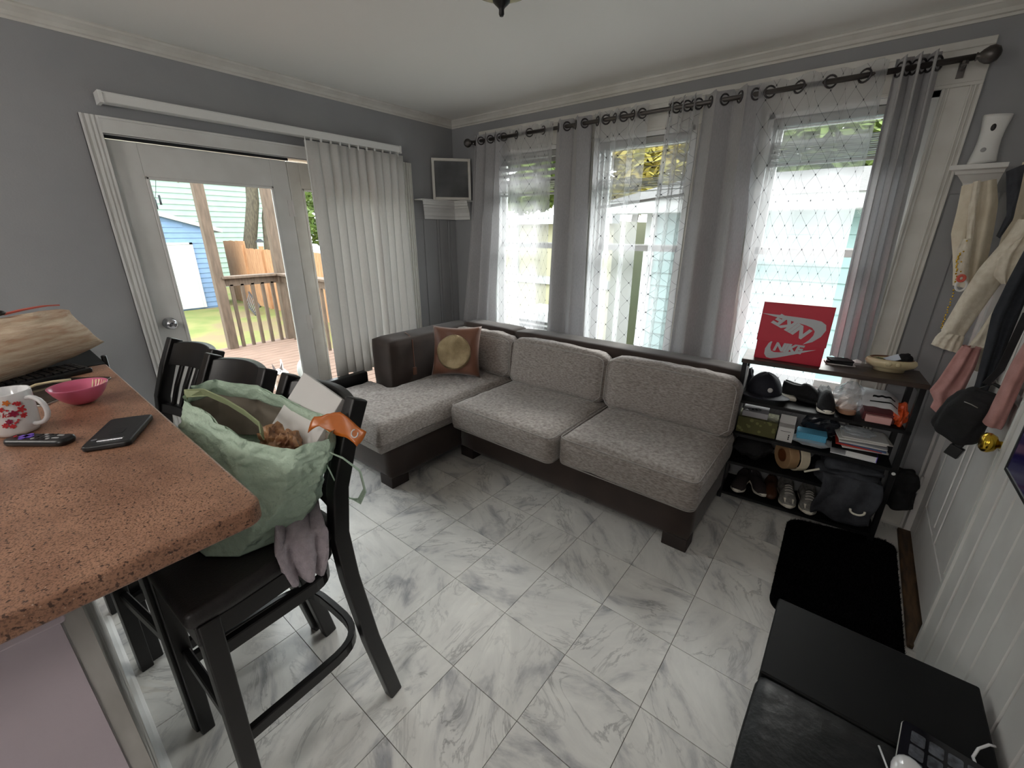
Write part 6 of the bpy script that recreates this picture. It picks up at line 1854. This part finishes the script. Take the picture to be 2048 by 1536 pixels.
# aqua house next door
nh = thing('house', 'aqua clapboard house with white eaves outside the windows', 'house', (4, 4, GZ))
B(0.55, 9, 3.42, 9.0, GZ, 1.93).build('wall', M_['teal'], nh)
for k in range(15):
    z = GZ + k * 0.18
    MB().prism([(0, 0), (0.028, 0), (0.006, 0.178), (0, 0.178)], 0.55, 9, lambda p, q, h, z=z: (h, 3.42 - p, z + q)).build('siding_board', M_['teal'], nh)
B(0.45, 0.60, 3.37, 3.5, GZ, 1.9).build('corner_board', M_['extw'], nh)
MB().box(0.05, 9.2, 2.98, 3.03, 1.80, 1.96).box(0.05, 9.2, 3.03, 3.42, 1.80, 1.83).build('eave', M_['extw'], nh)
MB().prism([(2.95, 1.96), (6.3, 2.55), (9.6, 1.96)], 0.0, 9.3, lambda p, q, h: (h, p, q)).build('roof', M_['roof'], nh)
# pale cream garage
gr = thing('garage', 'pale cream garage outside the corner window', 'garage', (-3, 5, GZ))
B(-7, -0.6, 4.5, 8, GZ, 1.75).build('wall', M_['creamw'], gr)
MB().box(-7.1, -0.5, 4.2, 4.5, 1.70, 1.86).build('eave', M_['extw'], gr)
MB().box(-2.9, -2.75, 4.44, 4.5, GZ, 1.7).box(-7, -0.6, 4.42, 4.5, 0.55, 0.70).build('trim_board', M_['extw'], gr)
ac = thing('air_conditioner', 'white louvred air conditioner standing outside the corner window', 'air conditioner', (-0.55, 2.3, GZ))
B(-1.0, 0.0, 2.2, 2.8, GZ, 0.45).build('body', M_['extw'], ac, bevel=0.02)
for k in range(9):
    B(-0.94, -0.06, 2.185, 2.2, -0.3 + k * 0.07, -0.265 + k * 0.07).build('louvre', M_['roof'], ac)
# unseen roof overhang added to block the sun from the windows
tag(MB().box(-0.2, RX + 0.3, 0.14, 0.50, 2.40, 2.46).box(-0.2, RX + 0.3, 0.48, 0.52, 2.38, 2.54).build('trim_7', M_['extw']), 'added white overhang shading the windows from the sun', kind='structure')

# ---------------------------------------------------------------- dog and lid on the deck
dz = -0.0985
dg = thing('dog', 'small white dog with dark ears standing on the deck', 'dog', (-1.56, -1.17, dz))
M_['fur'] = pm('white_fur', (232, 226, 216), 0.9, c2=(220, 212, 200), vscale=12)
M_['furdark'] = pm('grey_brown_fur', (104, 96, 94), 0.9)
def skin_body(name, verts, edges, radii, mat, parent, sub=2):
    me = bpy.data.meshes.new(name)
    wm = WM[parent.name].inverted()
    me.from_pydata([tuple(wm @ Vector(v)) for v in verts], edges, [])
    o = bpy.data.objects.new(name, me)
    COL.objects.link(o)
    o.parent = parent
    sk = o.modifiers.new('skin', 'SKIN')
    sk.use_smooth_shade = True
    lay = me.skin_vertices[0] if me.skin_vertices else None
    if lay is None:
        bm = bmesh.new(); bm.from_mesh(me); bm.verts.layers.skin.verify(); bm.to_mesh(me); bm.free()
        lay = me.skin_vertices[0]
    for i, r in enumerate(radii):
        lay.data[i].radius = (r, r)
        lay.data[i].use_root = i == 0
    s = o.modifiers.new('sub', 'SUBSURF'); s.levels = sub; s.render_levels = sub
    me.materials.append(mat)
    WM[o.name] = WM[parent.name]
    return o
# local frame: the dog faces +f, side s
ang = math.radians(-28)
f_ = Vector((math.cos(ang), math.sin(ang), 0)); s_ = Vector((-f_.y, f_.x, 0))
def D(a, b, z):
    return Vector((-1.62, -1.12, dz)) + f_ * a + s_ * b + Vector((0, 0, z))
vd = [D(-0.10, 0, 0.19), D(0.0, 0, 0.185), D(0.10, 0, 0.19), D(0.15, 0, 0.235), D(0.175, 0, 0.275), D(0.215, 0, 0.268), D(0.245, 0, 0.262),
      D(0.105, 0.045, 0.16), D(0.115, 0.048, 0.085), D(0.110, 0.048, 0.012), D(0.130, 0.048, 0.010),
      D(0.105, -0.045, 0.16), D(0.115, -0.048, 0.085), D(0.110, -0.048, 0.012), D(0.130, -0.048, 0.010),
      D(-0.105, 0.045, 0.15), D(-0.075, 0.05, 0.105), D(-0.125, 0.05, 0.06), D(-0.115, 0.05, 0.012), D(-0.095, 0.05, 0.010),
      D(-0.105, -0.045, 0.15), D(-0.075, -0.05, 0.105), D(-0.125, -0.05, 0.06), D(-0.115, -0.05, 0.012), D(-0.095, -0.05, 0.010),
      D(-0.15, 0, 0.21), D(-0.20, 0, 0.26), D(-0.19, 0, 0.31)]
ed = [(0, 1), (1, 2), (2, 3), (3, 4), (4, 5), (5, 6), (2, 7), (7, 8), (8, 9), (9, 10), (2, 11), (11, 12), (12, 13), (13, 14), (0, 15), (15, 16), (16, 17), (17, 18), (18, 19), (0, 20), (20, 21), (21, 22), (22, 23), (23, 24), (0, 25), (25, 26), (26, 27)]
rd = [0.055, 0.055, 0.060, 0.042, 0.046, 0.028, 0.016] + [0.028, 0.014, 0.012, 0.013] * 2 + [0.034, 0.024, 0.013, 0.012, 0.013] * 2 + [0.018, 0.012, 0.007]
skin_body('body', vd, ed, rd, M_['fur'], dg)
for sgn in (1, -1):
    b0 = D(0.175, sgn * 0.012, 0.300)
    tip = D(0.160, sgn * 0.050, 0.378)
    b1 = D(0.178, sgn * 0.044, 0.278)
    b2 = D(0.150, sgn * 0.026, 0.290)
    MB().add([b0, b1, b2, tip], [(0, 1, 3), (1, 2, 3), (2, 0, 3), (0, 2, 1)]).build('ear', M_['furdark'], dg, bevel=0.004)
    MB().ell(D(0.205, sgn * 0.022, 0.288), (0.007, 0.007, 0.007), 8, 6).build('eye', M_['dark'], dg, smooth=True)
MB().ell(D(0.262, 0, 0.268), (0.010, 0.010, 0.008), 8, 6).build('nose', M_['dark'], dg, smooth=True)
MB().ell(D(-0.03, -0.012, 0.222), (0.06, 0.048, 0.026), 12, 8).build('back_patch', M_['furdark'], dg, smooth=True)
MB().ell(D(0.180, -0.034, 0.262), (0.026, 0.020, 0.030), 12, 8).build('cheek_patch', M_['furdark'], dg, smooth=True)
Md = Matrix.Translation((-1.60, -0.84, 0.055)) @ Matrix.Rotation(0.5, 4, 'Z') @ Matrix.Rotation(1.25, 4, 'Y')
gd = thing('round_lid', 'grey round lid leaning behind the dog on the deck', 'lid', M=Md)
MB().lathe([(0.16, 0.0), (0.16, 0.012), (0.13, 0.020), (0.05, 0.030), (0.01, 0.032)], 32).build('disc', pm('grey_lid', (150, 152, 148), 0.5), gd, local=True, smooth=True)
MB().tube([(0.0 + 0.05 * math.cos(a), 0.05 * math.sin(a), 0.032 + 0.025 * math.sin(a * 1.0)) for a in [i * PI / 10 for i in range(11)]], 0.007, 6).build('handle', M_['blackplastic'], gd, local=True, smooth=True)
